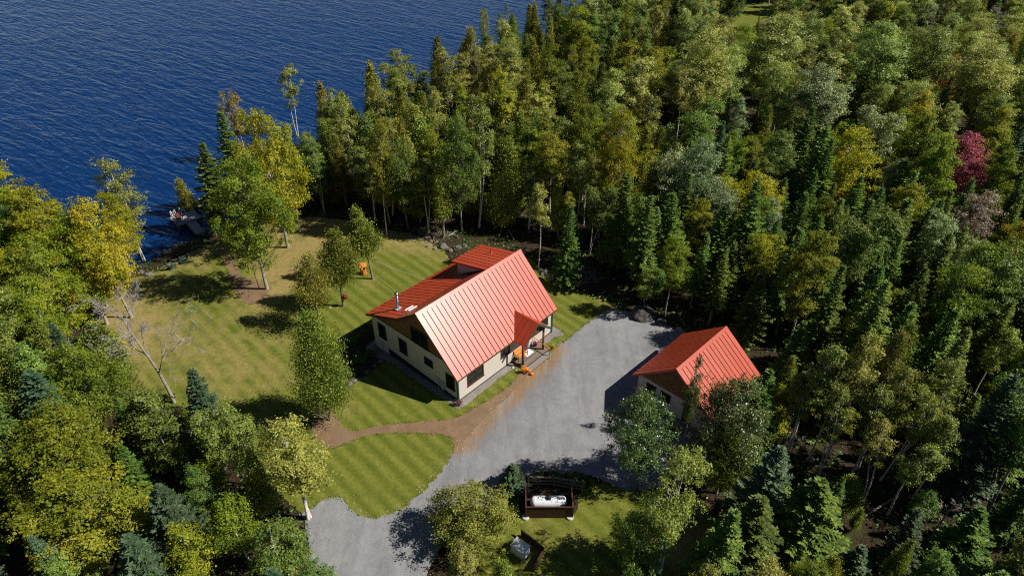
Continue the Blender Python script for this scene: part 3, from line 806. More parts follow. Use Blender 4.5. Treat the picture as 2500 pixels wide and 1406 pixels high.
window_part(gar, 'gable', .25, 1.35, 1.05, 2.1, MAT['maroon'], 2, plane=wx0)
gd = MB().box(wx0 - .05, wx0 - .003, -2.2, -1.2, 0.02, 2.1).build('door', MAT['maroon'], gar)
MB().lathe([(.03, 0), (.035, .05)], 8, (wx0 - .07, -1.3, 1.0)).build('door_handle', MAT['steel'], gd)
g1 = roof_quad('roof', gar, (0, -GW, GE), (GL, -GW, GE), (GL, 0, GR), (0, 0, GR), 15)
roof_quad('roof', gar, (GL, GW, GE), (0, GW, GE), (0, 0, GR), (GL, 0, GR), 15)
rc = MB().slab([(-.05, -.28, GR - .145), (GL + .05, -.28, GR - .145), (GL + .05, 0, GR + .085), (-.05, 0, GR + .085)], (0, -.6, .8), .03)
m = MB().slab([(-.05, 0, GR + .085), (GL + .05, 0, GR + .085), (GL + .05, .22, GR - .10), (-.05, .22, GR - .10)], (0, .6, .8), .03); rc.add(m.v, m.f)
rc.build('ridge_cap', MAT['roof'], g1)
for x in (-.03, GL + .03):
    for sg in (-1, 1):
        MB().bar((x, sg * (GW + .02), gz(GW) - .1), (x, 0, GR - .1), .04, .22).build('rake_board', MAT['roof'], gar)
MB().box(0, GL, -GW - .05, -GW - .02, GE - .2, GE - .02).build('eave_fascia', MAT['soffit'], gar)
MB().box(0, GL, GW + .02, GW + .05, GE - .2, GE - .02).build('eave_fascia', MAT['soffit'], gar)

# ---------------------------------------------------------------- the dock
dpz = -1.1
dk = empty('dock', at(450, 535, dpz), 0, 'grey T-shaped swimming dock with white ladders on the lake', 'dock')
def dl(px, py, z=dpz): return at(px, py, z) - dk.location
def plank_deck(parent, name, A, B_, D_, n, z=dpz):
    """A,B,D corners: planks run A->B, stacked A->D"""
    u = (B_ - A); v = (D_ - A); b_ = A + u + v
    base = MB().slab([A, B_, b_, D_], (0, 0, 1), .16).build(name, MAT['fence'], parent)
    for i in range(n):
        q0, q1 = (i + .06) / n, (i + .94) / n
        MB().slab([p + Vector((0, 0, .04)) for p in (A + v * q0, B_ + v * q0, B_ + v * q1, A + v * q1)], (0, 0, 1), .036).build('plank', MAT['dockwood'], base)
    for (p, q) in ((A, B_), (B_, b_), (b_, D_), (D_, A)):
        MB().bar(p + Vector((0, 0, 0)), q + Vector((0, 0, 0)), .06, .2).build('edge_board', MAT['deckgrey'], base)
    return base
A = dl(414.4, 533); B_ = dl(472, 513); D_ = dl(434.5, 552.5)
plank_deck(dk, 'platform', A, B_, D_, 12)
A2 = dl(455, 546); B2 = dl(478, 540); D2 = dl(478.5, 573)
plank_deck(dk, 'gangway', A2, B2, D2, 16)
for (px, py) in ((425, 531), (446, 523)):
    base = dl(px, py)
    ax = (B_ - A).normalized()
    ld = MB()
    for sg in (-1, 1):
        o_ = base + ax * .25 * sg
        n_ = Vector((-ax.y, ax.x, 0))
        ld.tube([o_ - n_ * .5 + Vector((0, 0, .1)), o_ - n_ * .5 + Vector((0, 0, .95)), o_ - n_ * .1 + Vector((0, 0, 1.15)), o_ + n_ * .35 + Vector((0, 0, .9)), o_ + n_ * .4 + Vector((0, 0, -.9))], .035, 6)
    for k in range(4):
        c = base + Vector((-ax.y, ax.x, 0)) * .38 + Vector((0, 0, .6 - .35 * k))
        ld.tube([c - ax * .25, c + ax * .25], .03, 5)
    ld.build('ladder', MAT['whiteplastic'], dk)
for q in (A, B_, D_, A + (B_ - A) + (D_ - A), D2, A2):
    MB().tube([q + Vector((.05, 0, -1.6)), q + Vector((.05, 0, .12))], .06, 6).build('dock_post', MAT['bark'], dk)

# ---------------------------------------------------------------- furniture and small things
def adirondack(loc, rz, m, label, sc=1.0):
    c = empty('garden_chair', loc, rz, label, 'chair')
    c.scale = (sc,) * 3
    st_ = MB()
    for i in range(4):
        y = -.25 + i * .14
        MB().box(-.28, .28, y, y + .125, .34 - .03 * i, .37 - .03 * i).build('seat_slat', m, c)
    for i in range(5):
        x = -.27 + i * .11
        MB().slab([(x, .30, .25), (x + .1, .30, .25), (x + .1, .62, 1.0 - .05 * abs(i - 2)), (x, .62, 1.0 - .05 * abs(i - 2))], (0, -.9, .4), .025).build('back_slat', m, c)
    for sg in (-1, 1):
        MB().box(sg * .36 - .07, sg * .36 + .07, -.32, .42, .56, .59).build('armrest', m, c)
        MB().box(sg * .34 - .03, sg * .34 + .03, -.30, -.20, 0, .56).build('leg', m, c)
        MB().bar((sg * .31, -.28, .33), (sg * .31, .62, .04), .03, .10).build('leg', m, c)
    return c
def gpos(px, py, dz=0.0):
    p = at(px, py, 0)
    for _ in range(3): p = at(px, py, terrain(p.x, p.y))
    return Vector((p.x, p.y, terrain(p.x, p.y) + dz))
adirondack(gpos(421, 655), math.radians(150), MAT['chairgreen'], 'dark green garden chair nearer the bare tree, beside the fire ring', 1.15)
adirondack(gpos(449, 641), math.radians(-60), MAT['chairgreen'], 'dark green garden chair right of the fire ring near the dock', 1.15)
adirondack(at(440, 539, dpz + .04), math.radians(40), MAT['chairred'], 'dark red garden chair standing on the lake dock')
fr_ = empty('fire_ring', gpos(427, 636), 0, 'black iron fire ring on the lakeside grass between two chairs', 'fire ring')
MB().lathe([(.62, 0), (.62, .38), (.55, .38), (.55, .05)], 20).build('ring', MAT['black'], fr_)
for k in range(3): MB().tube([(-.35, -.2 + .2 * k, .12), (.35, .1 - .15 * k, .16)], .06, 6).build('log', MAT['bark'], fr_)

# wishing well
ww = empty('wishing_well', gpos(888, 669, .02), math.radians(12), 'small orange wooden wishing well with a little roof on the lawn', 'wishing well')
for i in range(8):
    a0 = i / 8 * 2 * math.pi; a1 = (i + 1) / 8 * 2 * math.pi - .05
    MB().slab([(.36 * math.cos(a0), .36 * math.sin(a0), 0), (.36 * math.cos(a1), .36 * math.sin(a1), 0), (.36 * math.cos(a1), .36 * math.sin(a1), .72), (.36 * math.cos(a0), .36 * math.sin(a0), .72)], (math.cos((a0 + a1) / 2), math.sin((a0 + a1) / 2), 0), .05).build('side_board', MAT['orange'], ww)
for sg in (-1, 1):
    MB().box(sg * .32 - .035, sg * .32 + .035, -.035, .035, .1, 1.45).build('post', MAT['orange'], ww)
    MB().slab([(-.5, sg * .42, 1.25), (.5, sg * .42, 1.25), (.5, 0, 1.62), (-.5, 0, 1.62)], (0, sg * .37, .42), .04).build('roof_board', MAT['orange'], ww)
MB().tube([(-.32, 0, 1.0), (.32, 0, 1.0)], .05, 8).build('winch', MAT['orange'], ww)
# red ball swing
sw = empty('ball_swing', gpos(846, 748), 0, 'dark red ball swing hanging beside a cedar trunk on the lawn', 'swing')
MB().lathe([(.03, 1.05), (.2, 1.1), (.29, 1.25), (.30, 1.36), (.27, 1.5), (.17, 1.62), (.03, 1.66)], 16).build('ball', MAT['red'], sw, True)
MB().tube([(0, 0, 1.64), (0, 0, 4.2)], .012, 5).build('rope', MAT['wire'], sw)

# bench on the porch
bn = empty('bench', hl(8.55, -.45, .30), TH, 'orange slatted wooden bench on the covered porch', 'bench')
for i in range(4): MB().box(-.68, .68, -.30 + .15 * i, -.17 + .15 * i, .42, .45).build('seat_slat', MAT['orange'], bn)
for i in range(4): MB().slab([(-.68, .30 + .03 * i, .52 + .11 * i), (.68, .30 + .03 * i, .52 + .11 * i), (.68, .33 + .03 * i, .61 + .11 * i), (-.68, .33 + .03 * i, .61 + .11 * i)], (0, -1, .3), .02).build('back_slat', MAT['orange'], bn)
for sg in (-1, 1):
    MB().box(sg * .68 - .025, sg * .68 + .025, -.3, -.24, 0, .64).build('leg', MAT['black'], bn)
    MB().bar((sg * .68, .26, 0), (sg * .68, .42, 1.0), .05, .05, (0, 1, 0)).build('leg', MAT['black'], bn)
    MB().bar((sg * .68, -.30, .65), (sg * .68, .36, .67), .06, .04).build('armrest', MAT['black'], bn)

# propane tank in its enclosure
tc = at(1340, 1217, 1.0)
tk = empty('propane_tank', (tc.x, tc.y, 0), 0, 'white horizontal propane tank inside the brown plank enclosure', 'tank')
prof = []
Lh, rr = 1.52, .49
body = MB()
pts = [(-Lh, .02)]; n_ = 8
axis_pts = []; rads = []
for i in range(n_ + 1):
    a = math.pi / 2 * i / n_; axis_pts.append((-Lh + .42 * (1 - math.cos(a)), 0, .62 + .0)); rads.append(max(.02, rr * math.sin(a)))
for i in range(n_ + 1):
    a = math.pi / 2 * (1 - i / n_); axis_pts.append((Lh - .42 * (1 - math.cos(a)), 0, .62)); rads.append(max(.02, rr * math.sin(a)))
body.tube(axis_pts, rads, 28).build('shell', MAT['white'], tk, True)
dm = MB().lathe([(.21, 1.06), (.22, 1.22), (.18, 1.30), (.03, 1.33)], 18).build('dome', MAT['black'], tk, True)
MB().bar((-.12, -.20, 1.10), (.12, -.20, 1.10), .03, .06).build('hinge', MAT['steel'], dm)
for x in (-.48, -.85): MB().lathe([(.06, 1.07), (.06, 1.14), (.03, 1.16)], 10, (x, .02, 0)).build('valve', MAT['black'], tk)
for x in (-.9, .9): MB().box(x - .08, x + .08, -.3, .3, 0, .25).build('saddle', MAT['conc'], tk)
fe = empty('tank_enclosure', (tc.x, tc.y - .02, 0), 0, 'dark brown plank enclosure around the propane tank', 'fence')
fw, fd, fh = 1.85, 1.08, 1.38
def plank_wall(parent, a, b, h, n, m, topcap=True, z0=.03, horiz=True, name='board'):
    a, b = Vector(a), Vector(b)
    if horiz:
        for i in range(n):
            za = z0 + (h - z0) * i / n
            MB().bar(a + Vector((0, 0, za + .5 * (h - z0) / n)), b + Vector((0, 0, za + .5 * (h - z0) / n)), .03, (h - z0) / n - .015).build(name, m, parent)
    else:
        d = (b - a) / n
        for i in range(n):
            p = a + d * (i + .06); q = a + d * (i + .94)
            MB().slab([p + Vector((0, 0, z0)), q + Vector((0, 0, z0)), q + Vector((0, 0, h)), p + Vector((0, 0, h))], Vector((0, 0, 1)).cross(d), .025).build(name, m, parent)
    if topcap: MB().bar(a + Vector((0, 0, h + .02)), b + Vector((0, 0, h + .02)), .10, .04).build('cap_rail', MAT['fence'], parent)
plank_wall(fe, (-fw, -fd, 0), (fw, -fd, 0), fh, 9, MAT['fence'])
plank_wall(fe, (-fw - .02, -fd, 0), (-fw - .02, fd, 0), fh, 9, MAT['fence'])
plank_wall(fe, (fw + .02, -fd, 0), (fw + .02, fd, 0), fh, 9, MAT['fence'])
for sx in (-1, 1):
    for sy in (-1, 1): MB().box(sx * fw - .07, sx * fw + .07, sy * fd - .07, sy * fd + .07, 0, fh + .05).build('post', MAT['fence'], fe)
for k, (px, nm) in enumerate(((1283, 'left'), (1391, 'right'))):
    p = at(px, 1263)
    pc = MB().lathe([(.30, 0), (.30, .10), (.26, .16), (.05, .18)], 18, (0, 0, 0)).build('concrete_pad', MAT['conc'])
    pc.location = (p.x, p.y, 0.01)
    tag(pc, 'round pale concrete pad at the %s front corner of the tank enclosure' % nm, 'concrete pad', 'pads by the tank enclosure')
rf = empty('rail_fence', at(1350, 1192), 0, 'dark weathered log rail fence behind the propane tank', 'fence')
for k in range(3): MB().tube([(-2.3, .25, .35 + .42 * k), (0, .15, .37 + .42 * k), (2.6, -.35, .30 + .42 * k)], .085, 7).build('rail', MAT['bark'], rf)
for x, y in ((-2.1, .2), (.1, .1), (2.4, -.35)): MB().tube([(x, y, 0), (x, y, 1.45)], .10, 8).build('post', MAT['bark'], rf)
# generator and its screen
gp = at(1270, 1347)
ge = empty('generator', (gp.x, gp.y, 0), math.radians(-38), 'white generator cabinet beside the big bush at the bottom', 'generator')
MB().box(-.62, .62, -.40, .40, .12, .80).build('cabinet', MAT['whiteplastic'], ge)
MB().slab([(-.66, -.44, .86), (.66, -.44, .86), (.66, .44, .92), (-.66, .44, .92)], (0, 0, 1), .07).build('lid', MAT['whiteplastic'], ge)
MB().box(-.70, .70, -.48, .48, 0.0, .115).build('pad', MAT['conc'], ge)
for i in range(6): MB().box(.622, .64, -.3 + .1 * i, -.24 + .1 * i, .25, .6).build('louvre', MAT['grey'], ge)
sp_ = empty('screen_fence', (at(1300, 1330).x, at(1300, 1330).y, 0), 0, 'low dark brown screen fence around the generator', 'fence')
pa, pb, pc_ = (at(x, y, 0) - sp_.location for x, y in ((1272, 1306), (1328, 1352), (1304, 1396)))
plank_wall(sp_, pa, pb, .75, 5, MAT['fence']); plank_wall(sp_, pb, pc_, .75, 5, MAT['fence'])
# laundry line from the cedar to the house corner
wl = MB()
for k in range(2):
    a = gpos(914, 650, 1.6); a = at(917, 637 + 1.5 * k, 1.4); b = hl(9.0, 12.8, 3.2)
    wl.tube([a, a.lerp(b, .5) - Vector((0, 0, .12)), b], .014, 4)
    wl_o = wl.build('line_wire', MAT['wire']); wl = MB()
    tag(wl_o, ('upper' if k == 0 else 'lower') + ' thin pale clothes line from the lawn cedar to the house', 'clothes line', 'clothes lines')

# ---------------------------------------------------------------- trees: one builder for each habit, a few prototypes of each
rng = np.random.default_rng(11)
def unit(v): return v / np.maximum(np.linalg.norm(v, axis=1, keepdims=True), 1e-9)
def leaf_quads(c, d, n, l, wd):
    """diamond leaves: centres c, long axis d, normal n, length l, width wd"""
    d = unit(d); sd = unit(np.cross(n, d))
    l = l[:, None] * .5; wd = wd[:, None] * .5
    V = np.stack([c - d * l, c + sd * wd - d * l * .15, c + d * l, c - sd * wd - d * l * .15], 1).reshape(-1, 3)
    F = np.arange(len(V)).reshape(-1, 4)
    return V, F
def crown_mesh(name, c, d, n, l, wd, tone, patch=None):
    V, F = leaf_quads(c, d, n, l, wd)
    k = len(c)
    rnd = rng.random(k)
    at_ = {'tone': np.repeat(tone, 4), 'rnd': np.repeat(rnd, 4)}
    at_['patch'] = np.repeat(patch if patch is not None else np.zeros(k), 4)
    return np_mesh(name, V, F, at_)
def trunk_curve(h, lean, wob, n=7):
    z = np.linspace(0, h, n)
    ph = rng.random(2) * 6.28
    x = lean[0] * (z / h) ** 1.3 * h + wob * np.sin(z / h * 4.2 + ph[0]) * (z / h)
    y = lean[1] * (z / h) ** 1.3 * h + wob * np.cos(z / h * 3.7 + ph[1]) * (z / h) - wob * math.cos(ph[1]) * 0
    return np.stack([x, y, z], 1)
def on_curve(cv, z):
    return np.stack([np.interp(z, cv[:, 2], cv[:, i]) for i in range(3)], -1)

def broadleaf(seed, h, cb, Rr, shape, ncl, nleaf, lsize, csize, trunk_r, lean=(0, 0), wob=.25, stems=1, patch_n=0, gap=0.0, flat=.78):
    """returns (trunk mesh, crown mesh); shape(u) gives the crown radius factor at crown height u"""
    global rng
    rng = np.random.default_rng(seed)
    tb = MB()
    cvs = []
    for k in range(stems):
        ln = (lean[0] + (rng.normal() * .10 if k else 0), lean[1] + (rng.normal() * .10 if k else 0))
        cv = trunk_curve(h * (.93 if k == 0 else .8 + .1 * rng.random()), ln, wob)
        if k: cv[:, :2] += rng.normal(size=2) * .12
        r0 = trunk_r * (1 if k == 0 else .8)
        rad = r0 * (1 - cv[:, 2] / cv[-1, 2]) ** .8 + .02
        rad[0] *= 1.35
        tb.tube([tuple(p) for p in cv], list(rad), 7, False)
        cvs.append(cv)
    # clump centres
    u = rng.random(ncl * 3); ang = rng.random(ncl * 3) * 2 * np.pi; rr = rng.random(ncl * 3) ** .45
    ok = rng.random(ncl * 3) < (np.array([shape(x) for x in u]) ** 1.2 * .9 + .12)
    lobes = 1 + .22 * np.sin(3 * ang + seed) * np.sin(u * 5 + seed * 2.1) + .12 * np.sin(5 * ang + 2 * seed + u * 9)
    u, ang, rr, lobes = u[ok][:ncl], ang[ok][:ncl], rr[ok][:ncl], lobes[ok][:ncl]
    sf = np.array([shape(x) for x in u]) * Rr * lobes
    z = h * cb + u * h * (1 - cb)
    ids = rng.integers(0, stems, len(u))
    cen = np.zeros((len(u), 3))
    for k in range(stems):
        s_ = ids == k
        cen[s_] = on_curve(cvs[k], np.minimum(z[s_], cvs[k][-1, 2])); cen[s_, 2] = z[s_]
    axis_pt = cen.copy()
    cen[:, 0] += np.cos(ang) * rr * sf; cen[:, 1] += np.sin(ang) * rr * sf
    cr = csize * (0.6 + .9 * rng.random(len(u)))
    # limbs to the clumps
    for i in range(len(u)):
        if rng.random() < .55 or rr[i] > .7:
            zc = max(h * cb * .8, cen[i, 2] - (rr[i] * sf[i]) * (.7 + .5 * rng.random()))
            s0 = on_curve(cvs[ids[i]], min(zc, cvs[ids[i]][-1, 2] * .97))
            e = cen[i]; mid_ = (s0 + e) / 2 + np.array([0, 0, .12 * rr[i] * sf[i]]) + rng.normal(size=3) * .06 * sf[i]
            r_ = trunk_r * (.16 + .14 * rng.random())
            tb.tube([tuple(s0), tuple(mid_), tuple(e)], [r_ * 1.3, r_ * .8, r_ * .3], 4, False)
    # leaves
    wgt = cr ** 2; wgt /= wgt.sum()
    ci = rng.choice(len(u), nleaf, p=wgt)
    ns = 13
    sdv = unit(rng.normal(size=(len(u) * ns, 3)))
    sdv[:, 2] = np.abs(sdv[:, 2]) * .95 - .3 * rng.random(len(u) * ns)
    srad = rng.random(len(u) * ns) ** .5 * np.where(rng.random(len(u) * ns) < .16, 1.5, 1.0)
    si = ci * ns + rng.integers(0, ns, nleaf)
    dv = sdv[si]
    off = dv * (srad[si] * cr[ci])[:, None]; off[:, 2] *= flat
    sg_ = (.14 + .13 * rng.random(len(u) * ns))[si] * (.55 + .45 * csize)
    c = cen[ci] + off + rng.normal(size=(nleaf, 3)) * sg_[:, None] * np.array([1, 1, .75])
    out = unit(c - axis_pt[ci] * np.array([1, 1, 1]) + np.array([0, 0, .8]))
    n = unit(dv * .45 + out * .5 + np.array([0, 0, .45]) + rng.normal(size=(nleaf, 3)) * .62)
    d = np.cross(n, rng.normal(size=(nleaf, 3)))
    l = lsize * (.5 + 1.0 * rng.random(nleaf) ** 1.4); wd = l * (.55 + .3 * rng.random(nleaf))
    ctone = rng.random(len(u)); tone = .65 * ctone[ci] + .35 * rng.random(len(u) * ns)[si]
    pt = np.zeros(len(u)); 
    if patch_n: pt[rng.choice(len(u), patch_n, replace=False)] = 1.0
    tone = np.clip(tone + rng.normal(size=nleaf) * .06, 0, 1)
    return tb.mesh('trunk'), crown_mesh('crown', c, d, n, l, wd, tone, pt[ci] * (.88 + .12 * rng.random(nleaf)))

def conifer(seed, h, Rr, cb, nb, power=.85, droop=.25, dens=1.0, tw=.16, whorl=.36):
    """spruce and fir: whorled branches with herringbone twigs"""
    global rng
    rng = np.random.default_rng(seed)
    tb = MB()
    cv = trunk_curve(h, rng.normal(size=2) * .008, .06)
    rt = .014 * h
    tb.tube([tuple(p) for p in cv], list(rt * (1 - cv[:, 2] / h) + .012), 7, False)
    Cc, Dd, Nn, Ll, Ww, Tt = [], [], [], [], [], []
    z = h * cb; phase = 0.0
    while z < h * .985:
        u = (z - h * cb) / (h * (1 - cb))
        Lb = Rr * (1 - u) ** power * (.86 + .28 * rng.random()) + .12
        if u < .1: Lb *= .65 + 3.5 * u
        k = max(4, int(nb * (.55 + .45 * (1 - u))))
        phase += 1.1
        for j in range(k):
            az = phase + 2 * math.pi * (j + .35 * rng.normal()) / k
            L_ = Lb * (.72 + .42 * rng.random())
            ca, sa = math.cos(az), math.sin(az)
            up0 = .42 * u + .06; dr = droop * (1.1 - .7 * u)
            m = max(3, int(L_ / .15 * dens))
            t = (np.arange(m) + rng.random(m) * .7) / m
            t = .12 + .88 * t
            px = L_ * t
            pz = up0 * px - dr * L_ * t ** 2 * .9 + .10 * L_ * t ** 4
            base = np.stack([ca * px, sa * px, z + pz], 1) + on_curve(cv, min(z, h)) * np.array([1, 1, 0])
            tang = unit(np.stack([np.full(m, ca), np.full(m, sa), up0 - 1.8 * dr * t + .4 * t ** 3], 1))
            side = np.stack([np.full(m, -sa), np.full(m, ca), np.zeros(m)], 1)
            tlen = (.16 + .42 * L_ * (1 - t) * .62 + .10) * (.75 + .5 * rng.random(m))
            tlen = np.minimum(tlen, .62)
            tone = np.full(m, np.clip(.5 + .25 * rng.normal(), 0, 1))
            for sg in (-1, 1):
                dvec = unit(tang * .62 + side * sg * .8 + np.array([0, 0, -.10]) + rng.normal(size=(m, 3)) * .13)
                Cc.append(base + dvec * tlen[:, None] * .45); Dd.append(dvec)
                Nn.append(unit(np.array([0, 0, 1.0]) + side * sg * .25 + rng.normal(size=(m, 3)) * .28))
                Ll.append(tlen); Ww.append(np.full(m, tw) * (.7 + .6 * rng.random(m)))
                Tt.append(tone * .8 + .2 * t)
            # the leading spray of the branch and a vertical underside tuft
            Cc.append(base); Dd.append(tang); Nn.append(unit(side + np.array([0, 0, .6]) + rng.normal(size=(m, 3)) * .4))
            Ll.append(np.full(m, .26)); Ww.append(np.full(m, tw * .9)); Tt.append(tone * .8 + .2 * t)
        z += whorl * (1 - .45 * u) * (.8 + .4 * rng.random())
    # leader
    m = 26
    zz = h * (.94 + .07 * rng.random(m))
    az = rng.random(m) * 6.28
    dv = unit(np.stack([np.cos(az) * .5, np.sin(az) * .5, np.ones(m) * .8], 1))
    Cc.append(on_curve(cv, np.minimum(zz, h)) * np.array([1, 1, 0]) + np.stack([0 * zz, 0 * zz, zz], 1) + dv * .1); Dd.append(dv); Nn.append(unit(rng.normal(size=(m, 3)))); Ll.append(np.full(m, .26)); Ww.append(np.full(m, .08)); Tt.append(np.full(m, .6))
    return tb.mesh('trunk'), crown_mesh('crown', *(np.concatenate(q) for q in (Cc, Dd, Nn, Ll, Ww, Tt)))

def cedar_tree(seed, h, Rr, cb, nfan, nleaf, power=.75, fl=.24):
    """arborvitae: upswept flat sprays in a soft narrow cone"""
    global rng
    rng = np.random.default_rng(seed)
    tb = MB()
    cv = trunk_curve(h, rng.normal(size=2) * .015, .12)
    tb.tube([tuple(p) for p in cv], list(.016 * h * (1 - cv[:, 2] / h) + .015), 7, False)
    u = rng.random(nfan) ** 1.15
    ang = rng.random(nfan) * 2 * np.pi
    sf = Rr * np.maximum((1 - u) ** power, .04) * np.minimum(1, .62 + 2.2 * u) * (1 + .18 * np.sin(2 * ang + seed + 6 * u) + .16 * np.sin(4 * ang + u * 17 + seed))
    rr = .35 + .65 * rng.random(nfan) ** .6
    z = h * cb + u * h * (1 - cb)
    cen = on_curve(cv, np.minimum(z, h)); cen[:, 2] = z
    ax = cen.copy()
    dirv = np.stack([np.cos(ang), np.sin(ang), np.zeros(nfan)], 1)
    cen = cen + dirv * (sf * rr)[:, None]
    cen[:, 2] += .15 * sf * rr
    for i in range(0, nfan, 4):
        s0 = ax[i] - np.array([0, 0, .25 * sf[i]])
        s0[2] = max(s0[2], h * cb * .7)
        tb.tube([tuple(s0), tuple((s0 + cen[i]) / 2 + np.array([0, 0, -.06 * sf[i]])), tuple(cen[i])], [.022, .016, .006], 4, False)
    fr = .34 * Rr * (.45 + .65 * (1 - u)) * (.6 + .7 * rng.random(nfan)) + .06
    wgt = fr ** 2; wgt /= wgt.sum()
    ci = rng.choice(nfan, nleaf, p=wgt)
    od = dirv[ci]
    tang = np.stack([-od[:, 1], od[:, 0], 0 * od[:, 0]], 1)
    a, b_, c_ = rng.normal(size=(3, nleaf))
    c = cen[ci] + od * (a * .55 * fr[ci])[:, None] + tang * (b_ * .5 * fr[ci])[:, None]
    c[:, 2] += c_ * .55 * fr[ci] + .2 * a * fr[ci]
    d = unit(od * .6 + np.array([0, 0, .55]) + tang * (rng.normal(size=nleaf) * .6)[:, None] + rng.normal(size=(nleaf, 3)) * .25)
    n = unit(od * .5 + np.array([0, 0, .45]) + rng.normal(size=(nleaf, 3)) * .6)
    l = fl * (.6 + .8 * rng.random(nleaf)); wd = l * (.42 + .25 * rng.random(nleaf))
    tone = np.clip(rng.random(nfan)[ci] + rng.normal(size=nleaf) * .08, 0, 1)
    return tb.mesh('trunk'), crown_mesh('crown', c, d, n, l, wd, tone)

def bare_tree(seed, h, spread, trunk_r, depth=5, lean=(0, 0), first=.35):
    """leafless branching: trunk mesh with limbs, twigs mesh"""
    global rng
    rng = np.random.default_rng(seed)
    tb, tw = MB(), MB()
    cv = trunk_curve(h, lean, .3)
    tb.tube([tuple(p) for p in cv], list(trunk_r * (1 - cv[:, 2] / h) ** .8 + .012), 7, False)
    def grow(p, d, L_, r, k):
        d = d / np.linalg.norm(d)
        pts = [p]; q = p
        for j in range(3):
            d = d + rng.normal(size=3) * .16 + np.array([0, 0, .08]); d /= np.linalg.norm(d)
            q = q + d * L_ / 3; pts.append(q)
        r = max(r, .016)
        (tb if k > 2 else tw).tube([tuple(x) for x in pts], [r, r * .85, r * .7, r * .5], 4 if k > 1 else 3, False)
        if k > 0:
            for j in range(3 if k > 1 else 4):
                t = pts[1 + int(rng.integers(0, 3))]
                nd_ = d + rng.normal(size=3) * .62
                grow(t, nd_, L_ * (.5 + .25 * rng.random()), r * .5, k - 1)
    for i in range(11):
        zc = h * (first + (1 - first) * (i + rng.random()) / 11)
        az = rng.random() * 6.28
        el = .5 + .5 * rng.random()
        grow(on_curve(cv, zc), np.array([math.cos(az), math.sin(az), el]), spread * (1.15 - .75 * (zc / h)) * (.7 + .5 * rng.random()), trunk_r * .32, depth - 2)
    return tb.mesh('trunk'), tw.mesh('twigs')

dome = lambda u: max(0.02, math.sin(math.pi * min(1, max(0, u * .86 + .12))) ** .62)
egg = lambda u: max(0.02, math.sin(math.pi * (u * .9 + .07) ** .85) ** .8)
slim = lambda u: max(0.03, (math.sin(math.pi * (u * .92 + .05) ** .75)) ** 1.1)
vase = lambda u: max(0.03, math.sin(math.pi * (u * .88 + .08) ** 1.35) ** .8)
PROTO = dict(
    maple=[broadleaf(100 + i, 12.0, .22 + .04 * (i % 2), 3.5, (dome, egg, dome, egg, slim)[i], 110, 27000, .175, .9, .15, patch_n=(3, 0, 5, 1, 0)[i], wob=.3) for i in range(5)],
    aspen=[broadleaf(200 + i, 16.0, .38, 3.3, (egg, dome, vase, egg)[i], 100, 26000, .185, 1.15, .15, lean=(.02, .0), wob=.5) for i in range(4)],
    birch=[broadleaf(300 + i, 13.0, (.38, .45, .32, .5, .4)[i], (1.9, 1.7, 2.2, 1.9, 2.0)[i], (slim, vase, slim, vase, egg)[i], 60, 12000, .16, .66, .085, wob=.45, stems=(1, 2, 2, 1, 3)[i], patch_n=(0, 1, 0, 2, 0)[i]) for i in range(5)],
    whitebirch=[broadleaf(330 + i, 13.0, (.48, .55, .42, .5)[i], (1.45, 1.6, 1.5, 1.8)[i], (slim, egg, slim, vase)[i], 44, 8500, .17, .55, .10, wob=.5, stems=(1, 1, 2, 2)[i]) for i in range(4)],
    tall=[broadleaf(250 + i, (15.0, 14.0, 16.0, 13.0, 15.0)[i], (.22, .3, .35, .18, .4)[i], (2.2, 2.0, 2.4, 2.3, 2.1)[i], (slim, egg, vase, slim, egg)[i], 74, 20000, .18, .78, .11, wob=.5, stems=(1, 2, 1, 1, 2)[i]) for i in range(5)],
    young=[broadleaf(350 + i, 8.0, .2, 1.7, slim, 50, 9000, .16, .62, .06, wob=.2) for i in range(3)],
    spruce=[conifer(400 + i, (13.0, 14.0, 12.0, 15.0, 9.0)[i], (2.6, 2.1, 2.9, 2.3, 2.2)[i], (.10, .18, .06, .22, .05)[i], (9, 8, 9, 8, 9)[i], droop=(.3, .38, .25, .34, .28)[i]) for i in range(5)],
    cedar=[cedar_tree(500 + i, (11.0, 12.5, 10.0, 13.0, 9.0)[i], (1.7, 1.6, 1.9, 1.5, 2.2)[i], (.14, .22, .1, .28, .18)[i], 320, 17000, .75, .19) for i in range(5)],
    yardcedar=[cedar_tree(560 + i, (9.0, 9.0, 8.5, 10.5)[i], (1.75, 2.15, 2.2, 2.9)[i], (.40, .40, .44, .22)[i], (190, 240, 150, 420)[i], (13000, 17000, 8000, 42000)[i], (.85, .62, .6, .55)[i], (.18, .18, .18, .17)[i]) for i in range(4)],
    bare=[bare_tree(600, 11.0, 4.2, .16, 6, (-.05, .02), .28), bare_tree(601, 9.0, 1.3, .10, 4, (.02, 0), .25), bare_tree(602, 12.0, 2.2, .14, 5, (.03, 0), .45)],
    shrub=[broadleaf(700 + i, 1.6, .02, .95, dome, 26, 2400, .13, .34, .03) for i in range(3)],
    bush=[broadleaf(720 + i, 7.0, .03, 3.1, dome, 110, 30000, .15, .72, .08, stems=3) for i in range(2)],
)
BARKOF = dict(whitebirch='birchbark', tall='palebark', maple='palebark', aspen='bark', birch='birchbark', young='birchbark', spruce='bark', cedar='cedarbark', yardcedar='cedarbark', bare='twig', shrub='bark', bush='palebark')
NAMEOF = dict(whitebirch='birch_tree', tall='aspen_tree', maple='maple_tree', aspen='aspen_tree', birch='birch_tree', young='birch_sapling', spruce='spruce_tree', cedar='cedar_tree', yardcedar='cedar_tree', bare='bare_tree', shrub='shrub', bush='bush')
PH = {k: [max(v.co.z for v in c.vertices) for t, c in ps] for k, ps in PROTO.items()}
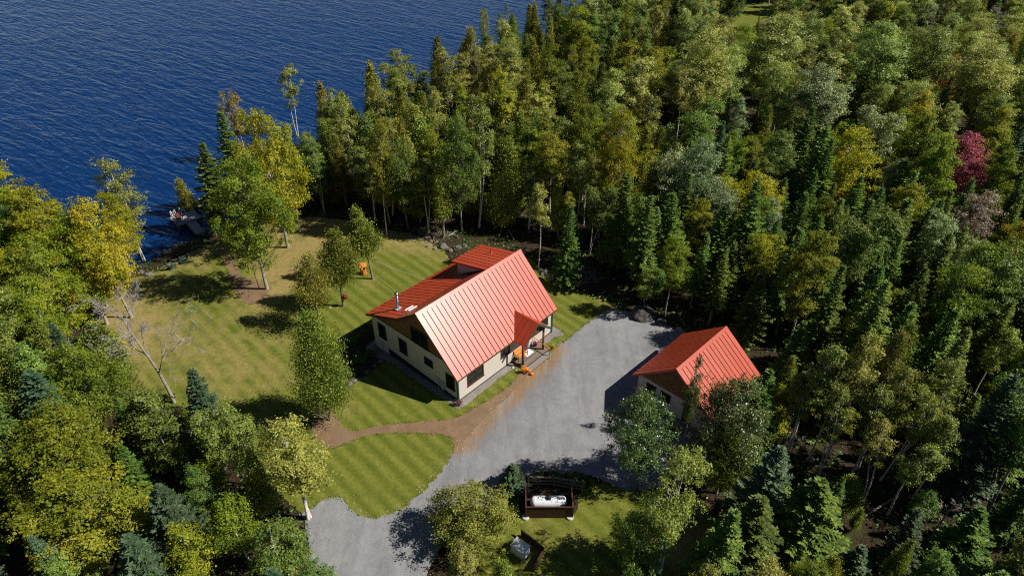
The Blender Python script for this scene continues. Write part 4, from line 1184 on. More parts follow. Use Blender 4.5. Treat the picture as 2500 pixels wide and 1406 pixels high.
PW = {k: [float(np.percentile([math.hypot(v.co.x, v.co.y) for v in c.vertices], 96)) for t, c in ps] for k, ps in PROTO.items()}
for k, ps in PROTO.items():
    for t, c in ps:
        t.polygons.foreach_set('use_smooth', [True] * len(t.polygons))
        t.materials.append(MAT[BARKOF[k]]); c.materials.append(LEAF['green'] if k != 'bare' else MAT['twig'])
TREES = []     # (x, y, crown radius, height)
PLACED = []
def plant(kind, i, x, y, h, width=None, leaf=None, bark=None, label=None, group=None, rz=None, lean=None, z=None, cat='tree'):
    i = i % len(PROTO[kind])
    tm, cm = PROTO[kind][i]
    zz = terrain(x, y) if z is None else z
    root = empty(NAMEOF[kind], (x, y, zz - .05), R.random() * 6.28 if rz is None else rz)
    k = h / PH[kind][i]
    kw = k if width is None else (width / 2) / PW[kind][i]
    root.scale = (kw, kw * (.9 + .2 * R.random()), k)
    if not lean: lean = (R.gauss(0, .03), R.gauss(0, .03))
    if lean:
        root.rotation_euler = (lean[1], lean[0], root.rotation_euler.z)
    t = link('trunk', tm, None, root); c = link('twigs' if kind == 'bare' else 'crown', cm, None, root)
    if bark: t.material_slots[0].link = 'OBJECT'; t.material_slots[0].material = MAT[bark]
    if leaf: c.material_slots[0].link = 'OBJECT'; c.material_slots[0].material = LEAF[leaf]
    TREES.append((x, y, PW[kind][i] * kw, h))
    if kind == 'bare': c['kind'] = 'stuff'
    tag(root, label, cat, group)
    PLACED.append((root, kind, leaf, h, to_px(x, y, zz + h * .7), label is not None))
    return root
def T(kind, i, tx, ty, h, width=None, leaf=None, label=None, **kw):
    """a tree whose top the photograph shows at (tx, ty)"""
    p = at(tx, ty, h)
    for _ in range(2): p = at(tx, ty, h + terrain(p.x, p.y))
    return plant(kind, i, p.x, p.y, h, width, leaf, label=label, **kw)
def B(kind, i, bx, by, ty, width=None, leaf=None, label=None, **kw):
    """a tree whose foot the photograph shows at (bx, by) and whose top reaches row ty"""
    p = gpos(bx, by)
    lo, hi = .3, 30.0
    for _ in range(40):
        m_ = (lo + hi) / 2
        if to_px(p.x, p.y, p.z + m_)[1] > ty: lo = m_
        else: hi = m_
    return plant(kind, i, p.x, p.y, lo, width, leaf, label=label, **kw)

# ---- trees one can single out in the photograph
B('yardcedar', 0, 910, 681, 492, 3.6, 'cedargreen', 'young cedar with a bare lower trunk right of the wishing well')
B('yardcedar', 1, 838, 747, 550, 4.0, 'cedargreen', 'dense cedar on the lawn with a red ball swing')
B('yardcedar', 2, 782, 795, 612, 4.4, 'cedar', 'thin olive cedar on the lawn, leftmost of the three in a row')
B('yardcedar', 3, 806, 1025, 738, 5.0, 'cedargreen', 'big round cedar standing at the bend of the mulch path')
B('maple', 0, 652, 706, 372, 8.0, 'maple', 'broad green maple with orange patches beside the lake path')
plant('bare', 1, *gpos(633, 704).xy, 7.0, 1.5, bark='palebark', label='slim leaning second trunk under the broad maple by the lake path')
B('maple', 2, 703, 604, 250, 8.6, 'gold', 'large round yellow-green maple at the lawn edge near the lake')
B('birch', 0, 733, 566, 300, 3.2, 'maple', 'thin pale trunk tree at the lawn edge under the round maple')
T('spruce', 1, 535, 268, 15.5, 4.6, 'spruce', 'tall dark spruce on the shore above the dock')
T('spruce', 3, 489, 342, 13.0, 4.4, 'spruce', 'dark spruce at the water beside the swimming dock')
T('cedar', 2, 440, 424, 7.0, 3.0, 'cedar', 'olive lakeside tree leaning over the swimming dock', lean=(-.08, .05))
T('whitebirch', 3, 690, 138, 16.0, 3.6, 'aspen', 'tall open birch with bare white limbs standing above the lakeshore')
T('birch', 1, 560, 205, 15.0, 4.0, 'rust', 'rust-tipped birch leaning out over the lake')
B('birch', 4, 353, 636, 376, 5.4, 'birch', 'pale-trunked birch at the water left of the dock')
B('maple', 1, 322, 775, 470, 7.0, 'gold', 'yellow-leaved tree with a dark trunk above the lakeside rocks')
B('maple', 3, 262, 791, 520, 6.6, 'fresh', 'bright green maple with a short pale trunk at the lawn corner')
B('bare', 0, 426, 982, 668, 9.0, None, 'leafless grey tree at the lower left edge of the lawn', rz=0.0, lean=(-.08, 0))
B('whitebirch', 1, 1315, 655, 446, 2.6, 'birch', 'slender white birch behind the house beside the woods')
B('spruce', 4, 1382, 697, 490, 3.4, 'spruce', 'small bright spruce on the stony bank behind the house')
B('whitebirch', 2, 1170, 556, 246, 3.6, 'birch', 'forked birch with a bare white top behind the house ridge')
B('maple', 4, 1128, 566, 262, 5.2, 'green', 'green aspen-like tree at the wood edge behind the dormer')
B('maple', 2, 1508, 577, 244, 5.6, 'gold', 'golden maple with a tall bare trunk in the wood edge')
T('maple', 0, 1436, 248, 14.5, 6.0, 'maple', 'yellow-green maple left of the golden one in the wood edge')
B('birch', 0, 945, 575, 300, 3.4, 'maple', 'slim leafy tree behind the lawn near the house')
B('aspen', 1, 997, 560, 330, 4.8, 'green', 'dark green tree at the wood edge left of the dormer')
# front right
B('maple', 1, 1552, 1196, 950, 5.4, 'sparkle', 'glossy green aspen in front of the garage window', bark='bark')
B('maple', 3, 1745, 1170, 905, 6.0, 'sparkle', 'leafy aspen hiding the garage corner', bark='bark')
T('young', 0, 1714, 868, 9.8, 1.8, 'sparkle', 'thin aspen leader rising in front of the red garage roof')
B('birch', 2, 1612, 1400, 1062, 5.2, 'birch', 'full birch with a leaning pale trunk right of the tank lawn', lean=(.06, 0))
T('maple', 4, 1790, 1050, 7.5, 4.5, 'maple', 'yellow-green tree between the birch and the garage')
T('bush', 0, 1138, 1205, 5.6, 6.8, 'cedar', 'big yellow-green bush hiding the drive beside the generator')
B('bush', 1, 1548, 1392, 1240, 4.6, 'green', 'dark round tree right of the tank enclosure')
T('spruce', 4, 1253, 1130, 3.0, 2.4, 'bluespruce', 'small blue spruce at the left end of the rail fence')
T('spruce', 2, 1899, 1083, 10.0, 4.6, 'bluespruce', 'blue-green spruce, right of the leaning birch')
T('spruce', 0, 1856, 1192, 9.0, 4.8, 'spruce', 'feathery spruce below the blue-green one at the bottom edge')
T('spruce', 2, 2010, 1182, 9.0, 6.0, 'spruce', 'broad spruce left of the white birch stems')
T('spruce', 4, 2108, 1330, 5.0, 3.0, 'bluespruce', 'little spruce at the foot of the white birches')
T('spruce', 4, 2415, 1238, 7.0, 4.0, 'spruce', 'bright green fir in the lower right corner')
T('bare', 1, 2330, 1225, 5.0, 3.0, None, 'grey dead snag right of the white birches')
for k, (tx, ty, h, wd, lb) in enumerate(((2022, 822, 13, 3.6, 'leftmost of the white-stemmed birches at lower right'), (2136, 812, 14, 3.4, 'tallest white birch with a long straight stem at lower right'), (2228, 815, 13, 2.4, 'narrow birch top right of the tallest white birch'),
                                         (2085, 945, 11, 2.8, 'short birch between the two tall left white stems'), (2205, 890, 12, 3.2, 'birch with a tilted stem in the middle of the white clump'), (2320, 868, 12, 3.4, 'forked birch leaning right above the clump'),
                                         (2200, 1030, 9.5, 3.0, 'lower front birch with three white stems'), (2338, 1008, 10, 3.0, 'rightmost white birch with a strongly leaning stem'))):
    T('whitebirch', (0, 1, 0, 2, 1, 3, 2, 0)[k], tx, ty, h, wd * .9, 'birch', lb, group='white birches at lower right')
for k, (tx, ty, h, wd, lb) in enumerate(((2065, 870, 12, 2.6, 'slim birch directly right of the leftmost white stem'), (2175, 935, 11, 2.6, 'small-crowned birch below the tallest white birch'), (2265, 930, 11.5, 2.8, 'birch at the heart of the white clump, before the forked one'),
                                         (2262, 1070, 9, 2.6, 'low birch between the front stems and the rightmost birch'), (1985, 900, 10, 2.8, 'leafy birch on the garage side of the white clump'))):
    T('whitebirch', (1, 2, 3, 0, 2)[k], tx, ty, h, wd, 'birch', lb, group='white birches at lower right')
# lower left
T('birch', 4, 688, 1030, 11.0, 5.2, 'birch', 'sunlit white-stemmed birch beside the lower lawn', bark='birchbark')
T('tall', 1, 548, 966, 10.5, 6.0, 'green', 'dark leafy tree left of the sunlit birch')
T('tall', 3, 345, 955, 10.0, 5.4, 'green', 'grey-green tree below the leafless tree')
T('spruce', 1, 463, 912, 11.0, 3.6, 'bluespruce', 'dark pointed spruce beside the foot of the leafless tree')
T('maple', 2, 150, 1160, 9.5, 8.6, 'maple', 'wide yellow-green maple filling the lower left corner')
T('spruce', 2, 372, 1165, 9.0, 4.2, 'bluespruce', 'grey-green spruce right of the wide corner maple')
T('spruce', 0, 322, 1290, 7.5, 4.4, 'bluespruce', 'bluish spruce at the bottom edge by the corner maple')
T('young', 1, 440, 1275, 7.0, 3.6, 'fresh', 'bright green young tree at the bottom left')
T('young', 2, 545, 1200, 8.0, 3.4, 'fresh', 'light green sapling below the sunlit birch')
T('young', 0, 660, 1270, 7.0, 4.4, 'green', 'green tree beside the bottom of the gravel drive')
T('spruce', 4, 660, 1385, 5.5, 3.2, 'bluespruce', 'blue spruce tip at the bottom edge by the drive')
T('aspen', 1, 110, 985, 11.5, 7.4, 'maple', 'olive tree with an orange sprig on the left edge')
T('spruce', 1, 60, 905, 11.5, 5.0, 'bluespruce', 'blue-grey spruce on the left edge under the yellow trees')
T('maple', 4, 150, 830, 11.5, 6.4, 'maple', 'yellow tree on the left edge above the blue-grey spruce')
T('maple', 2, 40, 575, 14, 7.6, 'fresh', 'bright lime maple on the left edge near the lake')
T('tall', 2, 66, 460, 15, 6.8, 'gold', 'yellowing birch with white limbs at the left edge of the lake')
T('cedar', 4, 125, 470, 12, 4.0, 'bluespruce', 'grey-green pine on the left shore')
T('maple', 0, 238, 468, 11.5, 6.0, 'gold', 'golden-green lakeside tree, left of the pale birch')
T('maple', 1, 175, 545, 11, 6.0, 'gold', 'green maple behind the bright lawn-corner maple')
T('cedar', 1, 215, 790, 8, 4.0, 'cedargreen', 'grey-green conifer at the left edge of the lawn')
# far right
T('maple', 1, 2375, 318, 12.5, 7.8, 'redm', 'crimson red maple in the right-hand woods')
T('maple', 4, 2402, 462, 10.5, 6.2, 'pink', 'faded pink-white maple below the crimson one')
T('maple', 2, 2095, 305, 13.5, 9.5, 'gold', 'broad golden maple in the middle of the right-hand woods')
T('aspen', 0, 1905, 25, 19.0, 11.0, 'aspen', 'huge pale green poplar at the top of the woods')
T('aspen', 1, 1745, 60, 19.0, 8.5, 'aspen', 'tall pale poplar left of the huge one')
T('aspen', 2, 2035, 148, 16.0, 8.0, 'silver', 'silvery poplar right of the huge pale poplar')
T('aspen', 3, 2170, 45, 18.0, 10.0, 'aspen', 'wide poplar at the upper right of the woods')
T('aspen', 0, 2300, 60, 17.0, 8.5, 'birch', 'yellow-green poplar near the top right corner')
T('aspen', 2, 2450, 90, 18.0, 9.0, 'aspen', 'leaning poplar with a dark trunk at the right edge')
T('maple', 4, 2335, 130, 13.0, 4.5, 'rust', 'orange-red tinged tree near the top right')
T('aspen', 1, 1660, 350, 13.5, 6.0, 'silver', 'grey-green aspen right of the golden wood-edge maple')
T('aspen', 3, 1700, 330, 15.0, 6.0, 'silver', 'tall grey-green aspen behind the wood edge')
T('aspen', 2, 1760, 420, 11.5, 5.5, 'silver', 'grey-green aspen above the dark firs')
T('maple', 0, 2510, 530, 10, 5.0, 'gold', 'orange-gold maple on the right edge')
T('bare', 2, 2440, 15, 14.0, 6.0, None, 'bare grey dead tree at the top right corner')
T('bare', 2, 2290, 5, 12.0, 6.0, None, 'bare grey branches between poplars at the top right')
T('bare', 1, 1163, 120, 13.0, 1.8, None, 'dead grey spire among the shoreline cedars')
for k, (tx, ty, h) in enumerate(((905, 143, 15), (1060, 84, 14), (1140, 58, 15), (1310, 0, 14), (830, 215, 12), (782, 182, 13), (1480, 90, 14), (1005, 250, 13))):
    T('cedar', k, tx, ty, h, None, 'cedar', None)
for k, (tx, ty, h, wd, lf) in enumerate(((962, 112, 16, 4.6, 'birch'), (1185, 14, 15, 3.6, 'birch'), (1225, 8, 14, 3.6, 'birch'), (1395, 10, 17, 6.5, 'fresh'), (1150, 70, 16, 2.8, 'birch'), (1040, 210, 14, 4.0, 'birch'))):
    T('birch', k, tx, ty, h, wd, lf, None)
for k, (tx, ty, h) in enumerate(((2010, 525, 12), (2062, 488, 13), (2122, 480, 13), (2190, 528, 11), (2228, 470, 13), (1862, 430, 14), (1688, 420, 12), (1640, 470, 10), (1720, 560, 10), (1950, 590, 10), (2270, 640, 10), (2150, 620, 10), (1600, 500, 9), (1770, 600, 10), (2040, 640, 10), (2330, 560, 12))):
    T('spruce', k, tx, ty, h, None, 'spruce', None)

# ---- the rest of the woods
view_clear = [
    [(0, 0), (1280, 0), (1270, 15), (1150, 60), (1060, 92), (1000, 150), (960, 122), (900, 150), (830, 220), (780, 190), (730, 240), (690, 140), (660, 240), (560, 205), (530, 275), (485, 345), (430, 430), (395, 540), (330, 390), (260, 400), (230, 470), (130, 480), (70, 458), (0, 470)],
    [(270, 930), (215, 800), (268, 670), (390, 600), (410, 520), (440, 505), (510, 560), (560, 640), (700, 600), (740, 540), (860, 500), (960, 560), (1100, 575), (1200, 570), (1300, 565), (1430, 610), (1500, 690), (1560, 755), (1650, 785), (1780, 790), (1860, 905),
     (1740, 930), (1650, 960), (1560, 985), (1510, 1080), (1500, 1150), (1420, 1150), (1280, 1150), (1200, 1200), (1100, 1260), (1040, 1406), (780, 1406), (760, 1250), (790, 1130), (745, 1040), (630, 1000), (480, 965), (420, 975)],
    [(1230, 1170), (1480, 1160), (1470, 1230), (1480, 1390), (1250, 1390)], [(1790, 35), (1810, 12), (1850, 8), (1880, 25), (1850, 40), (1800, 50)]]
def pick(px, py):
    r = R.random()
    if px < 800 and py > 820: tbl = (('maple', 'maple', .10), ('tall', 'green', .30), ('tall', 'maple', .12), ('spruce', 'spruce', .22), ('spruce', 'bluespruce', .18), ('cedar', 'cedargreen', .08))
    elif px < 800 and py > 430: tbl = (('maple', 'gold', .22), ('maple', 'fresh', .14), ('tall', 'gold', .18), ('tall', 'green', .06), ('tall', 'maple', .12), ('spruce', 'spruce', .14), ('spruce', 'bluespruce', .06), ('birch', 'birch', .08))
    elif px < 1330 and py < 600: tbl = (('cedar', 'cedar', .24), ('cedar', 'cedargreen', .20), ('whitebirch', 'birch', .16), ('tall', 'green', .08), ('spruce', 'spruce', .03), ('tall', 'maple', .15), ('tall', 'birch', .14))
    elif px < 1680 and py < 480: tbl = (('cedar', 'cedar', .20), ('cedar', 'cedargreen', .16), ('whitebirch', 'birch', .14), ('tall', 'green', .12), ('tall', 'maple', .17), ('spruce', 'spruce', .06), ('tall', 'aspen', .15))
    elif py < 330: tbl = (('aspen', 'aspen', .22), ('tall', 'aspen', .18), ('tall', 'birch', .12), ('tall', 'green', .12), ('maple', 'fresh', .06), ('spruce', 'spruce', .14), ('cedar', 'cedar', .08), ('tall', 'gold', .04), ('tall', 'silver', .04))
    elif py < 800: tbl = (('spruce', 'spruce', .52), ('tall', 'green', .10), ('tall', 'maple', .12), ('tall', 'fresh', .08), ('spruce', 'bluespruce', .08), ('tall', 'silver', .08), ('maple', 'gold', .05), ('birch', 'birch', .05))
    else: tbl = (('spruce', 'spruce', .40), ('tall', 'maple', .12), ('whitebirch', 'birch', .12), ('tall', 'green', .16), ('spruce', 'bluespruce', .10), ('cedar', 'cedargreen', .10))
    for k, l, p in tbl:
        r -= p
        if r < 0: return k, l
    return tbl[0][:2]
RANGE = dict(whitebirch=(9.5, 14.5), tall=(9.5, 15.5), maple=(8, 12.5), aspen=(11, 16.5), birch=(9, 14), spruce=(7, 14), cedar=(8, 13.5))
MIND = dict(whitebirch=2.6, tall=3.1, maple=3.7, aspen=4.0, birch=2.9, spruce=2.95, cedar=2.5)
water_clear = [tuple(p) for p in lake_poly]
RR = random.Random(23)
def near_ok(x, y, d):
    for tx, ty, tr_, th_ in TREES:
        dx = tx - x; dy = ty - y
        if dx * dx + dy * dy < d * d: return False
    return True
def hides(x, y, h, rad):
    z0 = terrain(x, y)
    for f in (.06, .3, .55, .8, 1.0):
        cx, cy_ = to_px(x, y, z0 + h * f)
        wpx = rad * FPX / math.sqrt(x * x + y * y + 1600) * (1.05 - f * .75) * (0 if f < .2 else 1)
        for sx in (-1, 0, 1):
            if any(inside(q, cx + sx * wpx, cy_) for q in view_clear): return True
    return False
HAND = []
for (root, kind, leaf, h, pp, has), tinfo in zip(PLACED, TREES):
    if has:
        x_, y_ = root.location.x, root.location.y
        HAND.append((y_, pp, max(10, max(1.2, tinfo[2] * .95) * FPX / math.sqrt(x_ * x_ + y_ * y_ + 1600)), h, x_))
for root, kind, leaf, h, pp, has in PLACED:
    if kind == 'whitebirch':
        x_, y_ = root.location.x, root.location.y
        for f in (.15, .4):
            HAND.append((y_, to_px(x_, y_, h * f), 9, h, x_))
for px_, py_, hh_ in ((2375, 400, 6), (2402, 530, 5), (2095, 400, 6), (1150, 1290, 2), (1268, 1333, 0)):
    q_ = at(px_, py_, hh_); HAND.append((q_.y, (px_, py_), 75, 8.0, q_.x))
garage_box = [(Vector((14.584, 45.74)) + Matrix.Rotation(GT, 2) @ Vector(p)).to_tuple() for p in ((-.5, -4.4), (8.9, -4.4), (8.9, 4.6), (-.5, 4.6))]
house_foot = [tuple(hl(*p).xy) for p in ((-.5, -2), (14.6, -2), (14.6, 12.9), (-.5, 12.9))]
sunny = ppoly([(1290, 905), (1370, 842), (1490, 765), (1560, 790), (1600, 850), (1500, 960), (1490, 1120), (1380, 1145), (1220, 1190), (1090, 1310), (850, 1320), (760, 1250), (770, 1100), (600, 960), (430, 930), (300, 880), (470, 760), (700, 700), (900, 600), (1090, 620)])
def shades(x, y, h, rad):
    for f in (.45, .7, .95):
        for sx in (-.6, 0, .6):
            for area, zt in ((garage_box, 3.6), (house_foot, 5.0), (sunny, 0.0)):
                L_ = max(0, h * f - zt)
                if inside(area, x - L_ * .995, y + L_ * .106 + sx * rad): return True
    return False
def covers(x, y, h, rad):
    cx, cy_ = to_px(x, y, h * .6)
    rp = rad * FPX / math.sqrt(x * x + y * y + 1400)
    hp = abs(to_px(x, y, h)[1] - cy_)
    for (hy, pp, rr_, hh, hx) in HAND:
        if y < hy + .5 and abs(cx - pp[0]) < rp * .7 + rr_ * .4 and abs(cy_ - pp[1]) < hp * .9 + rr_ * .4: return True
    return False
count = {}
def fill(n_try, limit, small, seed, ya=22, yb=212):
    RR.seed(seed)
    n0 = len(TREES)
    for tr in range(n_try):
        if len(TREES) - n0 >= limit: break
        y = ya + (yb - ya) * RR.random() ** .85
        half = (y * .89 + 40) * .80 + 8
        x = (RR.random() * 2 - 1) * half
        px, py = to_px(x, y, 0)
        if px < -130 or px > 2660 or py > 1600 or py < 3: continue
        if inside(water_clear, x, y): continue
        if any(inside(q, x, y) for q in CLEAR): continue
        kind, leaf = pick(px, to_px(x, y, 8)[1])
        dens = .95 if y < 110 else 1.05
        if small:
            kind, leaf = RR.choice((('spruce', 'spruce'), ('young', 'green'), ('young', 'green'), ('young', 'maple'), ('young', 'fresh'), ('cedar', 'cedargreen')))
            if px < 1350 and kind == 'spruce' and RR.random() < .5: kind, leaf = 'cedar', 'cedargreen'
            md = 1.75
        else: md = MIND[kind] * dens * (.85 + .3 * RR.random())
        if not near_ok(x, y, md): continue
        a, b = ((2.5, 6.0) if y < 95 else (4.0, 7.5)) if small else RANGE[kind]
        h = a + (b - a) * RR.random()
        if py > 1250: h *= .72
        i = RR.randrange(len(PROTO[kind]))
        rad = PW[kind][i] * h / PH[kind][i]
        if small: rad *= 1.25
        if hides(x, y, h, rad) or covers(x, y, h, rad) or shades(x, y, h, rad): continue
        R.seed(seed * 100000 + tr)
        plant(kind, i, x, y, h, rad * 2 if small else None, leaf)
        count[kind] = count.get(kind, 0) + 1
fill(9000, 420, False, 23, 22, 92)
fill(9000, 440, False, 25, 92, 212)
fill(7000, 200, True, 24, 22, 100)
fill(5000, 130, True, 26, 95, 200)
print('fill', count, len(TREES))
import sys; sys.stderr.write('FILL %s %d\n' % (count, len(TREES)))

# ---------------------------------------------------------------- boulders, shrubs, pots and litter
def rock_mesh(seed, sub=3, flat=.7):
    bm = bmesh.new()
    bmesh.ops.create_icosphere(bm, subdivisions=sub, radius=1.0)
    for v in bm.verts:
        p = v.co.copy()
        k = 1 + .30 * noise.noise(p * 1.1 + Vector((seed, 0, 0))) + .14 * noise.noise(p * 2.7 + Vector((0, seed, 0)))
        v.co = Vector((p.x * k, p.y * k * .85, max(-.25, p.z * k * flat)))
    me = bpy.data.meshes.new('rock'); bm.to_mesh(me); bm.free()
    return me
ROCKS = [rock_mesh(3.7 * i, 3, (.7, .55, .85, .6)[i % 4]) for i in range(6)]
for me in ROCKS: me.materials.append(MAT['rock'])
def rock(px, py, size, label, i, m='rock', group=None, cat='rock', sy=1.0):
    p = gpos(px, py)
    o = bpy.data.objects.new('boulder' if size > .55 else 'stone', ROCKS[i % 6])
    C.objects.link(o)
    o.location = (p.x, p.y, p.z + .02); o.rotation_euler = (0, 0, i * 1.7)
    o.scale = (size, size * sy, size)
    o.material_slots[0].link = 'OBJECT'; o.material_slots[0].material = MAT[m]
    return tag(o, label, 'boulder' if size > .55 else 'stone', group)
rock(1572, 772, 1.45, 'large dark boulder at the far end of the gravel drive', 0, 'darkrock')
rock(1614, 788, .75, 'smaller dark boulder right of the large one by the drive', 1, 'darkrock')
rock(1658, 806, .5, 'pale boulder half hidden behind the garage eave', 2, 'rock')
rock(1494, 752, .22, 'small white stone where lawn meets the drive', 3, 'paler')
bank = [(1045, 603, .3), (1062, 609, .35), (1082, 604, .65), (1098, 612, .45), (1118, 606, .5), (1135, 600, .4), (1052, 590, .3), (1312, 652, .4), (1332, 668, .7), (1345, 680, .5), (1362, 690, .35), (1372, 702, .26), (1390, 708, .3), (1320, 660, .35)]
for k, (x, y, s_) in enumerate(bank):
    side = 'left of the dormer' if x < 1200 else 'right of the house ridge'
    lst_ = [b for b in bank if (b[0] < 1200) == (x < 1200)]
    j = sorted(lst_).index((x, y, s_))
    rock(x, y, s_, '%s of the grey bank rocks %s' % (('leftmost', 'second', 'third', 'fourth', 'fifth', 'sixth', 'rightmost')[j], side), k, 'paler' if k == 11 else 'rock', 'grey rocks along the bank behind the house')
edge = [(842, 950, .32), (853, 937, .36), (864, 931, .34), (876, 925, .30), (896, 908, .28), (915, 893, .26), (930, 882, .34), (836, 962, .22), (822, 978, .26)]
for k, (x, y, s_) in enumerate(sorted(edge)):
    rock(x, y, s_, '%s of the round edging stones beside the garden bed' % ('first', 'second', 'third', 'fourth', 'fifth', 'sixth', 'seventh', 'eighth', 'ninth')[k] + ' from the path', k, 'rock', 'edging stones of the garden bed')
for k, (x, y, s_, lb) in enumerate(((232, 748, .9, 'grey boulder in the shade left of the bright maple trunk'), (240, 772, .7, 'pale low boulder at the foot of the bright maple'), (285, 658, .6, 'flat lakeside rock right of the shoreline ledge'), (252, 664, .95, 'broad lakeside rock ledge behind the yellow tree'),
                                     (363, 672, .55, 'grey boulder in the lawn shade left of the chairs'), (346, 664, .35, 'small lakeside stone near the shaded boulder'), (450, 583, .45, 'dark shore rock nearest the dock gangway'), (425, 600, .5, 'dark shore rock left of the gangway'), (402, 616, .5, 'dark shore rock between chairs and lake'), (384, 634, .45, 'leftmost dark shore rock by the fire ring'),
                                     (290, 888, .28, 'pale stone lying in the dry left lawn'), (498, 964, .3, 'white stone beside the pointed dark spruce'), (921, 604, .2, 'white stone on the lawn above the clothes line'), (806, 752, .14, 'small white stone on the lawn by the ball swing'), (800, 1015, .22, 'stone at the cedar trunk by the path'))):
    rock(x, y, s_, lb, k, 'paler' if 'white' in lb or 'pale stone' in lb else ('darkrock' if 'dark' in lb else 'rock'))

def shrub(px, py, h, wd, leaf, label, i=0, group=None):
    p = gpos(px, py)
    return plant('shrub', i, p.x, p.y, h, wd, leaf, label=label, group=group, cat='shrub')
shrub(1118, 990, .85, 1.0, 'darkshrub', 'round dark burgundy shrub at the near corner of the house')
for k, (x, y, h, wd, lb) in enumerate(((868, 838, 1.2, 1.8, 'leafy green shrub at the top of the shaded garden bed'), (897, 822, 1.3, 1.6, 'green shrub in the shade against the house wall'), (878, 880, 1.1, 1.9, 'wide dark shrub in the middle of the garden bed'), (905, 868, 1.0, 1.5, 'low shrub nearest the house wall in the garden bed'), (862, 915, 1.1, 1.3, 'bright green shrub beside the edging stones'))):
    shrub(x, y, h, wd, 'shrub', lb, k, 'shrubs in the garden bed')
for k, x in enumerate((1310, 1355, 1398, 1425)):
    shrub(x, 1170 + 3 * k, 1.2, 1.4, 'shrub', '%s of the dark shrubs behind the rail fence' % ('leftmost', 'second from left', 'third from left', 'rightmost')[k], k, 'dark shrubs behind the rail fence')
# flower pots and pumpkin by the porch
def potted(loc, h, wd, leaf, label, pot='pot'):
    r = empty('flower_pot', loc, 0, label, 'flower pot')
    MB().lathe([(.16, 0), (.22, .26), (.20, .27), (.18, .24)], 14).build('pot', MAT[pot], r)
    c = link('flowers', PROTO['shrub'][0][1], None, r)
    c.scale = (wd / 2 / PW['shrub'][0],) * 2 + (h / PH['shrub'][0],); c.location = (0, 0, .22)
    c.material_slots[0].link = 'OBJECT'; c.material_slots[0].material = LEAF[leaf]
    return r
potted(hl(7.35, -2.1), .65, .95, 'mum', 'pot of orange mums on the ground left of the porch step')
potted(hl(11.9, -1.75), .6, .7, 'yellowf', 'pot of yellow flowers right of the porch step')
potted(hl(10.9, -.35, .3), .5, .6, 'pinkf', 'pot of pink flowers on the porch by the right post', 'black')
pk = empty('pumpkin', hl(7.55, -2.75), 0, 'small orange pumpkin beside the pot of mums', 'pumpkin')
pm = MB()
n_ = 24
prof_ = [(.03, .26), (.10, .28), (.19, .22), (.22, .14), (.18, .05), (.08, .0)]
for r_, z_ in prof_[::-1]:
    pass
V_ = []; F_ = []
for i_, (r_, z_) in enumerate(prof_[::-1]):
    for j_ in range(n_):
        t_ = 2 * math.pi * j_ / n_; q_ = r_ * (1 - .10 * abs(math.sin(t_ * 4)))
        V_.append((q_ * math.cos(t_), q_ * math.sin(t_), z_))
for i_ in range(len(prof_) - 1):
    for j_ in range(n_):
        k_ = (j_ + 1) % n_; F_.append((i_ * n_ + j_, i_ * n_ + k_, (i_ + 1) * n_ + k_, (i_ + 1) * n_ + j_))
F_.append(tuple(range((len(prof_) - 1) * n_, len(prof_) * n_)))
pm.add(V_, F_).build('rind', MAT['pumpkin'], pk, True)
MB().tube([(0, 0, .25), (.02, 0, .33), (.05, .01, .37)], [.03, .02, .02], 6).build('stem', MAT['bark'], pk)
rock(1261, 905, .16, 'small pale stone at the lawn tip by the porch', 1, 'paler'); rock(1252, 898, .2, 'grey stone at the house wall beside the porch', 2, 'paler')

# fallen logs and brush
for k, (x0_, y0_, x1_, y1_, r_, lb) in enumerate(((1448, 588, 1462, 578, .09, 'short grey log lying at the wood edge right of the small spruce'), (1500, 632, 1535, 600, .08, 'thin grey fallen stem in the shade of the wood edge'), (1240, 562, 1255, 590, .07, 'broken stick leaning behind the house ridge'), (1095, 578, 1120, 566, .07, 'fallen branch on the bank left of the dormer'),
                                                  (2110, 1262, 2190, 1215, .09, 'grey fallen trunk under the white birches'), (2350, 1190, 2450, 1090, .12, 'dead grey trunk leaning in the right-hand thicket'), (1905, 942, 1890, 934, .08, 'pale log end beside the garage'))):
    a, b = gpos(x0_, y0_, .12), gpos(x1_, y1_, .3)
    o = MB().tube([a, a.lerp(b, .5) + Vector((0, 0, .05)), b], [r_, r_ * .85, r_ * .6], 7).build('fallen_log', MAT['twig'])
    tag(o, lb, 'log', 'fallen logs')
def sticks(name, cx, cy, rad, n, label):
    p = gpos(cx, cy); mb = MB(); rr = random.Random(int(cx))
    for _ in range(n):
        a = rr.random() * 6.28; r_ = rad * math.sqrt(rr.random()); q = Vector((p.x + r_ * math.cos(a), p.y + r_ * math.sin(a) * .7, p.z + .05 + .35 * rr.random() * (1 - r_ / rad)))
        d = Vector((rr.gauss(0, 1), rr.gauss(0, 1), rr.gauss(0, .25))).normalized() * (.3 + .8 * rr.random())
        mb.tube([q, q + d * .5 + Vector((0, 0, .03)), q + d], [.03, .022, .01], 4)
    o = mb.build(name, MAT['twig']); tag(o, label, 'brush pile', None, 'stuff')
sticks('brush_pile', 1405, 672, 3.2, 260, 'grey heap of dead brush on the bank behind the house')
sticks('brush_pile', 1500, 610, 3.5, 160, 'scattered dead branches in the shade at the wood edge')
sticks('brush_pile', 1050, 575, 3.0, 120, 'dead twigs along the wood edge left of the dormer')
sticks('brush_pile', 780, 480, 4.0, 120, 'dead twigs on the bare ground under the shoreline trees')

